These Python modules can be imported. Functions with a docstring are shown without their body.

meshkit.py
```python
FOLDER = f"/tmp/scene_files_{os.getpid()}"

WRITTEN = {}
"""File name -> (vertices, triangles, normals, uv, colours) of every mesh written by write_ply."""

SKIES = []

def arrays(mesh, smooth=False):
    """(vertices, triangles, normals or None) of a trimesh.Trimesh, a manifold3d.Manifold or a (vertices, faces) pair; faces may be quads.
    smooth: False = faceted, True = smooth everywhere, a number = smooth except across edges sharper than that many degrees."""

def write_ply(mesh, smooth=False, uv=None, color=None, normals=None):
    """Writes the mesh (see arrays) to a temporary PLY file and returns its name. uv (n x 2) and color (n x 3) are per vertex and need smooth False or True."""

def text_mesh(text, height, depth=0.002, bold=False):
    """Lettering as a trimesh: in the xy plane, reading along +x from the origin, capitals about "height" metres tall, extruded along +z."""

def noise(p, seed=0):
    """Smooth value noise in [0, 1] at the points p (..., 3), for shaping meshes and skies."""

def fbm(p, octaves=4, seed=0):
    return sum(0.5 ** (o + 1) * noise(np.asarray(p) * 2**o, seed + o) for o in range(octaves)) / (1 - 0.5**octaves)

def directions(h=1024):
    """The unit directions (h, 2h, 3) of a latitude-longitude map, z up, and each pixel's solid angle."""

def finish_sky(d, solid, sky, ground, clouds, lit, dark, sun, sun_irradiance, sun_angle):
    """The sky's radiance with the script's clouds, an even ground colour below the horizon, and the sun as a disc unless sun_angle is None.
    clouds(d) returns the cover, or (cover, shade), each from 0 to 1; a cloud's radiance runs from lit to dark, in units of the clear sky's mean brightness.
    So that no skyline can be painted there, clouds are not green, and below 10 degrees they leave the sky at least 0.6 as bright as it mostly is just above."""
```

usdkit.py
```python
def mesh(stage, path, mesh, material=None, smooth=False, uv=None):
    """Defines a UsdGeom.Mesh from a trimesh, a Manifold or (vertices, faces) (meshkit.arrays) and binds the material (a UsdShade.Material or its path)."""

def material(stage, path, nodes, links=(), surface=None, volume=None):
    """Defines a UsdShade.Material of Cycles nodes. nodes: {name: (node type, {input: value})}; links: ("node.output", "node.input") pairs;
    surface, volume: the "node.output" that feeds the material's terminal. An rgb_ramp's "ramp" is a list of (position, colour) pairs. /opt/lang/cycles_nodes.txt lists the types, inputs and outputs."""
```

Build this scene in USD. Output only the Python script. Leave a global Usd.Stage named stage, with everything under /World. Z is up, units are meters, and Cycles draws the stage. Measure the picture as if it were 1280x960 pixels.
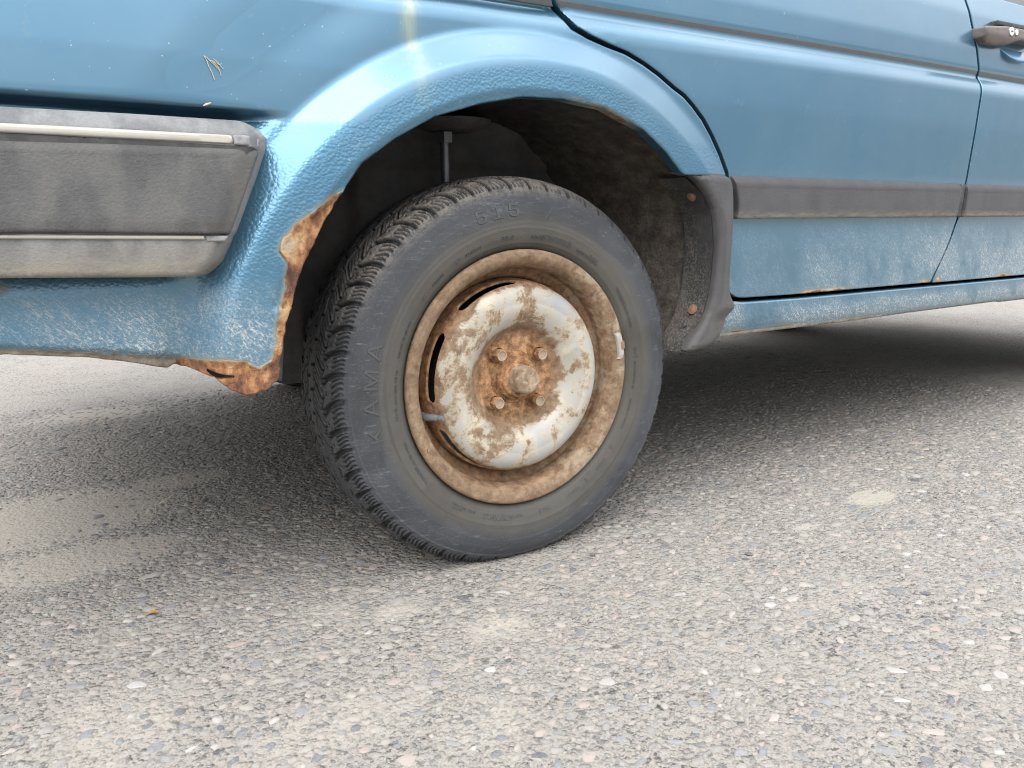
import math
import numpy as np, trimesh, shapely, manifold3d as m3
from shapely.geometry import Polygon, LineString, Point, MultiPolygon
from scipy.spatial import Delaunay
import usdkit, meshkit
from pxr import Usd, UsdGeom, UsdLux, UsdShade, Gf, Sdf, Vt

stage = Usd.Stage.CreateInMemory()
UsdGeom.SetStageUpAxis(stage, 'Z'); UsdGeom.SetStageMetersPerUnit(stage, 1.0)
UsdGeom.Xform.Define(stage, '/World'); UsdGeom.Scope.Define(stage, '/World/Looks')
PI = math.pi
# ------------------------------------------------------------------ camera
YAW, PITCH, ROLL = (math.radians(a) for a in (31.39, 11.79, 0.61))
EYE = (-0.6101, -0.9652, 0.5146)
cam = UsdGeom.Camera.Define(stage, '/World/camera')
_f = np.array([math.sin(YAW) * math.cos(PITCH), math.cos(YAW) * math.cos(PITCH), -math.sin(PITCH)])
_r0 = np.array([math.cos(YAW), -math.sin(YAW), 0]); _d0 = np.cross(_f, _r0)
_r = math.cos(ROLL) * _r0 + math.sin(ROLL) * _d0; _u = -(-math.sin(ROLL) * _r0 + math.cos(ROLL) * _d0)
_m = np.eye(4); _m[0, :3] = _r; _m[1, :3] = _u; _m[2, :3] = -_f; _m[3, :3] = EYE
cam.AddTransformOp().Set(Gf.Matrix4d(*_m.ravel().tolist()))
cam.CreateHorizontalApertureAttr(36.0); cam.CreateVerticalApertureAttr(27.0)
cam.CreateFocalLengthAttr(36.0 * 961 / 1280); cam.CreateClippingRangeAttr(Gf.Vec2f(0.02, 2000))
cam.CreateExposureAttr(0.60)
# ------------------------------------------------------------------ sky and sun
SUN = np.array([-0.46, -0.42, 0.78]); SUN /= np.linalg.norm(SUN)
EL, ROT = math.asin(SUN[2]), math.atan2(SUN[0], SUN[1])
usdkit.material(stage, '/World/Looks/sky_look', {
    'tc': ('texture_coordinate', {}),
    'sky': ('sky_texture', {'sky_type': 'single_scattering', 'sun_disc': False, 'sun_elevation': EL, 'sun_rotation': ROT, 'air_density': 1.0, 'aerosol_density': 2.0}),
    'mp': ('mapping', {'scale': (1.2, 1.2, 3.0), 'location': (0.3, 1.1, 0.2)}),
    'n': ('noise_texture', {'scale': 1.5, 'detail': 6.0, 'roughness': 0.55}),
    'cover': ('map_range', {'from_min': 0.30, 'from_max': 0.58, 'to_min': 0.70, 'to_max': 1.0, 'clamp': True}),
    'n2': ('noise_texture', {'scale': 2.6, 'detail': 5.0, 'roughness': 0.5}),
    'shade': ('rgb_ramp', {'ramp': [(0.3, (5.2, 5.5, 6.0)), (0.55, (8.6, 8.8, 9.2)), (0.75, (12.0, 11.9, 11.8))]}),
    'sep': ('separate_xyz', {}), 'cie': ('map_range', {'from_min': 0.06, 'from_max': 0.75, 'to_min': 0.36, 'to_max': 2.15, 'clamp': True}),
    'dot': ('vector_math', {'math_type': 'dot_product', 'vector2': tuple(SUN)}), 'glow': ('map_range', {'from_min': -0.8, 'from_max': 1.0, 'to_min': 0.52, 'to_max': 1.45, 'clamp': True}),
    'lum': ('math', {'math_type': 'multiply'}),
    'cl': ('mix_color', {'blend_type': 'multiply', 'fac': 1.0, 'use_clamp': False}),
    'mix': ('mix_color', {'blend_type': 'mix', 'use_clamp': False}),
    'bg': ('background_shader', {'strength': 0.12})},
    [('tc.generated', 'mp.vector'), ('mp.vector', 'n.vector'), ('mp.vector', 'n2.vector'), ('n.fac', 'cover.value'), ('n2.fac', 'shade.fac'),
     ('cover.result', 'mix.fac'), ('sky.color', 'mix.a'), ('tc.generated', 'sep.vector'), ('sep.z', 'cie.value'), ('shade.color', 'cl.a'), ('tc.generated', 'dot.vector1'), ('dot.value', 'glow.value'), ('cie.result', 'lum.value1'), ('glow.result', 'lum.value2'), ('lum.value', 'cl.b'), ('cl.result', 'mix.b'), ('mix.result', 'bg.color')], surface='bg.background')
dome = UsdLux.DomeLight.Define(stage, '/World/sky')
UsdShade.MaterialBindingAPI.Apply(dome.GetPrim()).Bind(UsdShade.Material.Get(stage, '/World/Looks/sky_look'))
sun = UsdLux.DistantLight.Define(stage, '/World/sun')
sun.CreateIntensityAttr(0.40); sun.CreateAngleAttr(52.0); sun.CreateNormalizeAttr(True); sun.CreateColorAttr(Gf.Vec3f(1.0, 0.965, 0.92))
z_ = SUN; x_ = np.cross([0, 0, 1], z_); x_ /= np.linalg.norm(x_); y_ = np.cross(z_, x_)
_m = np.eye(4); _m[0, :3] = x_; _m[1, :3] = y_; _m[2, :3] = z_
sun.AddTransformOp().Set(Gf.Matrix4d(*_m.ravel().tolist()))

# ------------------------------------------------------------------ helpers: prims
USED = {}
def unique(parent, name):
    key = f'{parent}/{name}'; k = USED.get(key, 0); USED[key] = k + 1
    return key if k == 0 else f'{key}_{k:03d}'
def tag(p, label=None, category=None, group=None, kind=None):
    p = p.GetPrim()
    for k, v in (('label', label), ('category', category), ('group', group), ('kind', kind)):
        if v: p.SetCustomDataByKey(k, v)
    return p
def xf(name, parent='/World', **t):
    p = UsdGeom.Xform.Define(stage, unique(str(parent), name)); tag(p, **t); return p.GetPath()
def obj(name, mesh, look, parent='/World', smooth=40, attrs=None, **t):
    path = unique(str(parent), name)
    m = usdkit.mesh(stage, path, mesh, '/World/Looks/' + look, smooth)
    if attrs:
        for k, v in attrs.items():
            UsdGeom.PrimvarsAPI(m).CreatePrimvar(k, Sdf.ValueTypeNames.FloatArray, 'vertex').Set(Vt.FloatArray.FromNumpy(np.asarray(v, np.float32)))
    tag(m, **t); return m.GetPath()
def sm(a, b, x):
    t = np.clip((np.asarray(x, float) - a) / (b - a), 0, 1); return t * t * (3 - 2 * t)
def cat(*ms): return trimesh.util.concatenate(list(ms))
def tm(man):
    m = man.to_mesh(); return trimesh.Trimesh(m.vert_properties[:, :3], m.tri_verts, process=False)

# ------------------------------------------------------------------ helpers: node graphs
class Ref(str): pass
class G:
    def __init__(s): s.n, s.l = {}, []
    def __call__(s, kind, out, **kw):
        name = f'n{len(s.n)}'; vals = {}
        for k, v in kw.items():
            if isinstance(v, Ref): s.l.append((str(v), f'{name}.{k}'))
            else: vals[k] = v
        s.n[name] = (kind, vals); return Ref(f'{name}.{out}')
    def math(s, op, a, b=0.0, c=None):
        kw = dict(math_type=op, value1=a, value2=b)
        if c is not None: kw['value3'] = c
        return s('math', 'value', **kw)
    def add(s, a, b): return s.math('add', a, b)
    def sub(s, a, b): return s.math('subtract', a, b)
    def mul(s, a, b): return s.math('multiply', a, b)
    def mx(s, a, b): return s.math('maximum', a, b)
    def mn(s, a, b): return s.math('minimum', a, b)
    def rng(s, v, a, b, c=0.0, d=1.0): return s('map_range', 'result', value=v, from_min=a, from_max=b, to_min=c, to_max=d, clamp=True)
    def pos(s): return s('geometry', 'position')
    def xyz(s, p):
        r = s('separate_xyz', 'x', vector=p); n = r.split('.')[0]
        return r, Ref(n + '.y'), Ref(n + '.z')
    def map(s, p, scale=(1, 1, 1), rot=(0, 0, 0), loc=(0, 0, 0)): return s('mapping', 'vector', vector=p, scale=scale, rotation=rot, location=loc)
    def noise(s, p, scale, detail=3.0, rough=0.55, dist=0.0): return s('noise_texture', 'fac', vector=p, scale=scale, detail=detail, roughness=rough, distortion=dist)
    def noisec(s, p, scale, detail=2.0): return s('noise_texture', 'color', vector=p, scale=scale, detail=detail)
    def vor(s, p, scale, out='distance', feature='f1', rand=1.0): return s('voronoi_texture', out, vector=p, scale=scale, feature=feature, randomness=rand)
    def ramp(s, f, stops, out='color'): return s('rgb_ramp', out, fac=f, ramp=stops)
    def mix(s, f, a, b, mode='mix'): return s('mix_color', 'result', blend_type=mode, fac=f, a=a, b=b)
    def attr(s, name): return s('attribute', 'fac', attribute=name)
    def bump(s, h, dist, strength=1.0, normal=None):
        kw = dict(height=h, distance=dist, strength=strength)
        if normal is not None: kw['normal'] = normal
        return s('bump', 'normal', **kw)
    def make(s, name, **kw):
        o = s('principled_bsdf', 'BSDF', **kw)
        usdkit.material(stage, '/World/Looks/' + name, s.n, s.l, surface=str(o))
def plain(name, color, rough=0.6, metallic=0.0, var=0.25, scale=30.0, bump=0.0, bscale=400.0, dust=None, dustamt=0.5, dscale=12.0, **kw):
    g = G(); p = g.pos(); n = g.noise(p, scale, 5.0, 0.6)
    c = g.ramp(n, [(0.25, tuple(v * (1 - var) for v in color)), (0.75, tuple(v * (1 + var) for v in color))])
    if dust:
        d = g.rng(g.noise(p, dscale, 5.0, 0.7), 0.42, 0.68, 0.0, dustamt); c = g.mix(d, c, dust)
    if bump: kw['normal'] = g.bump(g.noise(p, bscale, 3.0, 0.6), bump)
    g.make(name, base_color=c, roughness=rough, metallic=metallic, **kw)

# ------------------------------------------------------------------ looks
RUST = [(0.0, (0.030, 0.015, 0.011)), (0.25, (0.095, 0.040, 0.024)), (0.42, (0.20, 0.085, 0.038)), (0.55, (0.32, 0.16, 0.065)), (0.68, (0.38, 0.25, 0.13)), (0.82, (0.33, 0.26, 0.18)), (1.0, (0.19, 0.15, 0.115))]
def paint(name):
    g = G(); p = g.pos(); x, y, z = g.xyz(p)
    rust, dirt, tex, drip, tan = (g.attr(k) for k in ('rust', 'dirt', 'tex', 'drip', 'tan'))
    cloudy = g.noise(p, 5.0, 4.0, 0.6)
    base = g.ramp(cloudy, [(0.3, (0.048, 0.132, 0.198)), (0.7, (0.058, 0.150, 0.222))])
    # thin chalky film over everything, then feathery mud streaks lower down
    film = g.rng(g.noise(p, 9.0, 5.0, 0.65), 0.35, 0.75, 0.0, 0.05)
    c = g.mix(film, base, (0.36, 0.37, 0.36))
    q = g.map(p, (1, 1, 1), (0, 0.75, 0)); warp = g.noise(p, 22.0, 3.0)
    s1 = g.noise(g.map(q, (440, 440, 105)), 1.0, 3.0, 0.65, 1.0)
    s2 = g.noise(g.map(p, (170, 170, 480), (0, -0.3, 0)), 1.0, 3.0, 0.65, 1.6)
    fine = g.noise(p, 420.0, 2.0, 0.6)
    big = g.noise(g.map(q, (1, 1, 0.5)), 13.0, 5.0, 0.68)
    cover = g.mul(dirt, g.rng(big, 0.34, 0.68, 0.15, 1.8))
    streak = g.mx(g.rng(s1, 0.53, 0.66), g.mx(g.rng(s2, 0.56, 0.68), g.mul(g.rng(fine, 0.55, 0.7), 0.8)))
    dm = g.mul(g.rng(cover, 0.12, 0.85), g.rng(streak, 0.0, 1.0, 0.10, 1.0))
    c = g.mix(g.mn(g.mul(dm, 0.85), 0.85), c, (0.43, 0.415, 0.375))
    dr = g.mul(drip, g.rng(g.noise(g.map(p, (160, 160, 9)), 1.0, 4.0), 0.3, 0.65, 0.12, 0.50))
    speck = g.rng(g.noise(p, 210.0, 2.0, 0.5), 0.745, 0.765, 0.0, 0.55); c = g.mix(speck, c, (0.45, 0.46, 0.45))
    c = g.mix(dr, c, (0.44, 0.40, 0.17))
    tn = g.ramp(g.noise(p, 60.0, 6.0, 0.7), [(0.3, (0.10, 0.08, 0.055)), (0.7, (0.36, 0.31, 0.24))])
    c = g.mix(g.rng(g.add(tan, g.mul(g.sub(fine, 0.5), 0.4)), 0.35, 0.65), c, tn)
    rn = g.noise(p, 45.0, 5.0, 0.72); rv = g.add(rust, g.mul(g.sub(rn, 0.5), 0.75))
    halo = g.rng(rv, 0.10, 0.5, 0.0, 0.7); c = g.mix(halo, c, (0.19, 0.155, 0.075))
    rm = g.rng(rv, 0.46, 0.54)
    rc = g.ramp(g.add(g.add(g.mul(g.noise(g.map(p, (1, 1, 0.6), (0, 0.6, 0)), 60.0, 6.0, 0.75), 1.5), -0.31), g.mul(g.sub(g.noise(p, 24.0, 2.0), 0.5), 1.3)), RUST)
    c = g.mix(rm, c, rc)
    # stone guard texture, dust relief, rust relief
    v = g.vor(g.map(p, (1, 1, 1.15)), 230.0)
    n2 = g.noise(p, 240.0, 2.0, 0.5)
    hb = g.mul(tex, g.add(g.mul(v, -0.9), g.mul(n2, 0.8)))
    nb = g.bump(hb, 0.00045)
    nr = g.bump(g.mul(g.rng(g.mx(rust, g.mul(tan, 0.7)), 0.40, 0.60), g.add(g.noise(p, 130.0, 5.0, 0.75), g.noise(p, 40.0, 2.0))), 0.004, 1.0, nb)
    matte = g.mx(g.mx(rm, halo), g.mx(g.mul(dm, 0.9), tan))
    rough = g.add(g.add(0.34, g.mul(matte, 0.5)), g.mul(tex, 0.05))
    g.make(name, base_color=c, roughness=rough, metallic=g.mul(g.sub(1.0, g.mn(matte, 1.0)), 0.82), specular_ior_level=0.5,
           coat_weight=g.mul(g.mul(g.sub(1.0, g.mn(g.mul(matte, 1.4), 1.0)), 0.95), g.sub(1.0, g.mul(tex, 0.55))), coat_ior=1.6, coat_roughness=g.add(0.16, g.mul(film, 0.6)), normal=nr, coat_normal=nr)
paint('paint')
plain('paint_plain', (0.065, 0.172, 0.29), 0.35, 0.4, 0.06, 4.0, coat_weight=0.8)
plain('painted_crease_band', (0.075, 0.08, 0.085), 0.5, 0, 0.1, 60.0)  # grey painted in for the ground mirrored in the shoulder crease
plain('dark_cavity', (0.030, 0.030, 0.031), 0.8, 0, 0.45, 20.0, dust=(0.085, 0.075, 0.062), dustamt=0.55, dscale=9.0, bump=0.003, bscale=60.0)
plain('underbody', (0.02, 0.019, 0.018), 0.9, 0, 0.4, 15.0)
plain('glass_dark', (0.01, 0.012, 0.014), 0.05, 0, 0.1, 4.0)
plain('shock_metal', (0.11, 0.113, 0.12), 0.35, 0.7, 0.2, 40.0)
plain('black_rubber', (0.018, 0.018, 0.019), 0.6, 0, 0.3, 60.0, dust=(0.11, 0.10, 0.09), dustamt=0.3, dscale=30.0)
plain('cream_strip', (0.32, 0.308, 0.272), 0.42, 0, 0.07, 18.0, dust=(0.30, 0.27, 0.21), dustamt=0.55, dscale=22.0)
plain('grey_clip', (0.17, 0.17, 0.175), 0.55, 0, 0.2, 60.0, dust=(0.33, 0.32, 0.29), dustamt=0.4, dscale=60.0, bump=0.0004, bscale=260.0)
plain('valve_rubber', (0.085, 0.09, 0.10), 0.5, 0, 0.2, 60.0, dust=(0.2, 0.19, 0.18), dustamt=0.4, dscale=90.0)
plain('zinc', (0.33, 0.315, 0.285), 0.55, 0.3, 0.2, 80.0, dust=(0.36, 0.26, 0.16), dustamt=0.5, dscale=60.0, bump=0.0005)
plain('lock_metal', (0.75, 0.75, 0.74), 0.3, 0.8, 0.05, 60.0)
plain('handle_plastic', (0.085, 0.072, 0.066), 0.5, 0, 0.12, 60.0, dust=(0.16, 0.145, 0.13), dustamt=0.25, dscale=40.0)
plain('screw_rust', (0.19, 0.105, 0.06), 0.8, 0.1, 0.4, 300.0, bump=0.0006)
plain('straw', (0.40, 0.33, 0.22), 0.7, 0, 0.2, 200.0)
plain('leaf', (0.34, 0.18, 0.05), 0.7, 0, 0.35, 150.0)
def bumper_look(name, col, dustc, amt, edge):
    g = G(); p = g.pos(); x, y, z = g.xyz(p)
    n = g.noise(p, 26.0, 5.0, 0.62); blot = g.noise(g.map(p, (1, 1, 0.5)), 24.0, 4.0, 0.55)
    c = g.ramp(n, [(0.3, tuple(v * 0.8 for v in col)), (0.7, tuple(v * 1.25 for v in col))])
    fine = g.noise(p, 320.0, 4.0, 0.7)
    m = g.add(g.rng(blot, 0.43, 0.57, 0.0, amt), g.rng(fine, 0.45, 0.75, 0.0, amt * 0.6))
    c = g.mix(m, c, dustc)
    low = g.mul(g.attr('low'), g.rng(g.add(g.noise(g.map(p, (1, 1, 4)), 40.0, 6.0, 0.7), 0.0), 0.3, 0.65, 0.2, 1.0))
    c = g.mix(g.mul(low, edge), c, (0.20, 0.175, 0.135))
    sc = g.noise(g.map(p, (8, 8, 260), (0, 0.15, 0)), 1.0, 6.0, 0.7)
    c = g.mix(g.rng(sc, 0.62, 0.75, 0.0, 0.22), c, dustc)
    g.make(name, base_color=c, roughness=g.rng(n, 0.3, 0.7, 0.5, 0.72), specular_ior_level=0.5, normal=g.bump(g.add(fine, g.mul(n, 0.4)), 0.0009))
bumper_look('bumper_plastic', (0.092, 0.094, 0.096), (0.21, 0.21, 0.205), 0.5, 0.95)
bumper_look('bumper_insert', (0.040, 0.040, 0.0395), (0.098, 0.094, 0.087), 0.40, 0.3)
bumper_look('trim_plastic', (0.031, 0.0300, 0.032), (0.085, 0.081, 0.077), 0.09, 0.8)
def grime():
    g = G(); p = g.pos(); n = g.noise(p, 34.0, 5.0, 0.68); f = g.noise(p, 260.0, 4.0, 0.75); lo = g.attr('low')
    c = g.ramp(n, [(0.3, (0.020, 0.020, 0.021)), (0.7, (0.034, 0.033, 0.033))])
    k = g.add(g.mul(g.sub(n, 0.5), 1.1), lo)
    c = g.mix(g.mul(g.rng(f, 0.46, 0.66), g.rng(k, 0.15, 0.85, 0.10, 0.80)), c, (0.20, 0.18, 0.15))
    c = g.mix(g.rng(k, 0.55, 1.15, 0.0, 0.75), c, g.ramp(f, [(0.3, (0.06, 0.051, 0.041)), (0.7, (0.125, 0.108, 0.087))]))
    g.make('trim_grime', base_color=c, roughness=0.75, specular_ior_level=0.35, normal=g.bump(g.add(n, f), 0.002))
grime()
def mud():
    g = G(); p = g.pos(); n = g.noise(p, 38.0, 5.0, 0.7); f = g.noise(p, 230.0, 5.0, 0.7)
    x, y, z = g.xyz(p); front = g.rng(g.add(x, g.mul(g.sub(n, 0.5), 0.12)), 0.02, 0.33)
    c = g.ramp(g.add(g.mul(n, 0.7), g.mul(f, 0.35)), [(0.36, (0.048, 0.042, 0.035)), (0.54, (0.110, 0.094, 0.077)), (0.66, (0.165, 0.143, 0.117)), (0.82, (0.25, 0.225, 0.19))])
    r = g.rng(g.noise(p, 26.0, 5.0, 0.6), 0.66, 0.72, 0.0, 0.6); c = g.mix(r, c, (0.12, 0.05, 0.025))
    c = g.mix(front, g.ramp(n, [(0.3, (0.016, 0.016, 0.017)), (0.8, (0.032, 0.03, 0.028))]), c)
    g.make('arch_mud', base_color=c, roughness=0.95, specular_ior_level=0.2, normal=g.bump(g.add(n, f), 0.009))
mud()
def tyre_look():
    g = G(); p = g.pos(); x, y, z = g.xyz(p); zc = g.sub(z, 0.283)
    r = g.math('sqrt', g.add(g.mul(x, x), g.mul(zc, zc)))
    n = g.noise(p, 14.0, 7.0, 0.65); f = g.noise(p, 420.0, 4.0, 0.75); m = g.noise(p, 70.0, 6.0, 0.7)
    tread = g.mix(g.attr('top'), (0.008, 0.008, 0.0085), g.ramp(m, [(0.3, (0.017, 0.017, 0.018)), (0.7, (0.034, 0.034, 0.035))]))  # grooves painted near black for the shade inside them
    band = g.ramp(n, [(0.3, (0.021, 0.022, 0.0245)), (0.7, (0.045, 0.047, 0.051))])
    inner = g.ramp(n, [(0.3, (0.042, 0.039, 0.033)), (0.7, (0.066, 0.061, 0.051))])
    rj = g.add(r, g.mul(g.sub(n, 0.5), 0.016))
    c = g.mix(g.rng(rj, 0.226, 0.248), inner, band)
    wt = g.rng(g.add(r, g.mul(g.sub(m, 0.5), 0.006)), 0.2845, 0.2925); wt = g.mx(wt, g.rng(y, 0.012, 0.02))
    c = g.mix(wt, c, tread)
    # pale grit: fine speckle on the outer band, sandy dust on the shoulder at the top
    sp = g.mul(g.rng(f, 0.56, 0.72), g.mul(g.rng(r, 0.225, 0.262), g.rng(n, 0.35, 0.65, 0.1, 0.6)))
    c = g.mix(g.mul(sp, 0.55), c, (0.25, 0.25, 0.25))
    top = g.mul(g.rng(g.add(zc, g.mul(x, -0.35)), 0.18, 0.29), g.mul(g.rng(r, 0.268, 0.288), g.rng(y, 0.10, 0.03)))
    sand = g.mul(top, g.rng(g.add(g.mul(f, 0.45), g.mul(m, 0.75)), 0.48, 0.64))
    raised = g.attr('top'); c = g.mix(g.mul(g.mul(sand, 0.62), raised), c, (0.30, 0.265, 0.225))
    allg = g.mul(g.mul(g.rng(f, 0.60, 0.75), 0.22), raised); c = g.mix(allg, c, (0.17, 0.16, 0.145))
    scr = g.rng(g.noise(g.map(p, (40, 60, 240), (0, 0.5, 0)), 1.0, 5.0, 0.75), 0.58, 0.72, 0.0, 0.42)
    c = g.mix(g.mul(scr, g.rng(r, 0.23, 0.26)), c, (0.24, 0.25, 0.27))
    g.make('tyre_rubber', base_color=c, roughness=g.rng(n, 0.3, 0.7, 0.52, 0.70), specular_ior_level=0.4, normal=g.bump(g.add(f, m), 0.0006))
tyre_look()
plain('lettering_rubber', (0.047, 0.047, 0.046), 0.6, 0, 0.25, 60.0, bump=0.0003)
def wheel_looks():
    # rusty rim
    def rusty(name, paintcol, bias, bscale):
        g = G(); p = g.pos(); x, y, z = g.xyz(p); zc = g.sub(z, 0.283)
        r = g.math('sqrt', g.add(g.mul(x, x), g.mul(zc, zc)))
        a = g.noise(p, bscale, 7.0, 0.66, 0.4); f = g.noise(p, 380.0, 5.0, 0.75); m = g.noise(p, 75.0, 6.0, 0.7)
        tanr = g.ramp(g.add(g.mul(m, 0.75), g.mul(f, 0.3)), [(0.30, (0.070, 0.039, 0.023)), (0.46, (0.135, 0.085, 0.050)), (0.60, (0.20, 0.137, 0.085)), (0.80, (0.29, 0.225, 0.155))])
        deep = g.ramp(g.add(g.mul(m, 0.95), g.mul(f, 0.35)), [(0.38, (0.045, 0.022, 0.014)), (0.56, (0.16, 0.075, 0.032)), (0.70, (0.34, 0.18, 0.08)), (0.85, (0.44, 0.30, 0.18))])
        return g, p, x, y, zc, r, a, f, m, tanr, deep
    g, p, x, y, zc, r, a, f, m, tanr, deep = rusty('rim', None, 0, 20.0)
    c = g.mix(g.mul(g.rng(r, 0.178, 0.160), g.rng(a, 0.35, 0.6, 0.35, 0.9)), tanr, g.mix(0.35, deep, tanr))
    right = g.mul(g.rng(x, 0.03, 0.12), g.rng(g.add(a, g.mul(g.sub(m, 0.5), 0.3)), 0.50, 0.58))
    c = g.mix(g.mul(right, 0.40), c, (0.33, 0.29, 0.215))
    pit = g.rng(g.noise(p, 160.0, 3.0, 0.6), 0.68, 0.74); c = g.mix(g.mul(pit, 0.8), c, (0.05, 0.03, 0.02))
    g.make('rim_rust', base_color=c, roughness=0.78, metallic=0.05, specular_ior_level=0.35, normal=g.bump(g.add(m, g.mul(f, 0.6)), 0.0012))
    # silver-painted disc with tan rust blotches, hub rusted deep
    g, p, x, y, zc, r, a, f, m, tanr, deep = rusty('disc', None, 0, 24.0)
    silver = g.ramp(g.noise(p, 10.0, 3.0), [(0.3, (0.245, 0.247, 0.243)), (0.7, (0.325, 0.325, 0.317))])
    cream = g.rng(g.noise(p, 18.0, 4.0), 0.54, 0.64, 0.0, 0.55); silver = g.mix(cream, silver, (0.46, 0.42, 0.31))
    # blotches gather on a mid ring, at the edge and to the left; hub slope stained
    ring = g.mul(g.math('subtract', 1.0, g.rng(g.math('absolute', g.sub(r, 0.098)), 0.0, 0.03)), 0.07)
    edge = g.rng(r, 0.138, 0.150, 0.0, 0.30)
    hubm = g.rng(r, 0.088, 0.064, 0.0, 0.50)
    left = g.add(g.rng(x, 0.03, -0.13, -0.02, 0.075), g.mul(g.rng(g.math('absolute', g.sub(x, 0.004)), 0.028, 0.012), g.rng(zc, 0.05, 0.10, 0.0, 0.09)))
    av = g.add(g.add(g.sub(a, 0.035), g.mul(g.sub(f, 0.5), 0.14)), g.add(g.add(ring, edge), g.add(hubm, left)))
    av = g.add(av, g.mul(g.sub(g.noise(p, 95.0, 5.0, 0.7), 0.5), 0.30))
    rm = g.rng(av, 0.51, 0.61); halo = g.rng(av, 0.36, 0.56, 0.0, 0.65)
    c = g.mix(halo, silver, (0.36, 0.29, 0.175))
    c = g.mix(rm, c, tanr)
    c = g.mix(g.mul(g.rng(r, 0.078, 0.060), g.rng(m, 0.35, 0.6, 0.35, 1.0)), c, deep)
    c = g.mix(g.mul(g.rng(r, 0.140, 0.147), 0.75), c, deep)
    chip = g.rng(g.noise(p, 190.0, 4.0, 0.6), 0.69, 0.73); c = g.mix(chip, c, (0.10, 0.07, 0.05))
    g.make('disc_paint', base_color=c, roughness=g.rng(rm, 0.0, 1.0, 0.38, 0.85), metallic=g.rng(rm, 0.0, 1.0, 0.15, 0.0), specular_ior_level=0.45,
           normal=g.bump(g.add(g.rng(a, 0.50, 0.62, 0.0, 0.5), g.add(g.mul(m, 0.5), g.mul(f, 0.35))), 0.0012))
    g, p, x, y, zc, r, a, f, m, tanr, deep = rusty('hub', None, 0, 60.0)
    c = g.mix(g.rng(a, 0.48, 0.70, 0.0, 0.6), deep, tanr)
    g.make('hub_rust', base_color=c, roughness=0.85, metallic=0.05, specular_ior_level=0.3, normal=g.bump(g.add(m, f), 0.002))
    g, p, x, y, zc, r, a, f, m, tanr, deep = rusty('cap', None, 0, 70.0)
    c = g.mix(g.rng(a, 0.38, 0.54), (0.32, 0.245, 0.175), tanr)
    g.make('cap_look', base_color=c, roughness=0.7, metallic=0.1, normal=g.bump(g.add(m, f), 0.0006))
wheel_looks()
plain('bolt_face', (0.27, 0.205, 0.145), 0.6, 0.2, 0.2, 300.0, bump=0.0004)
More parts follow.
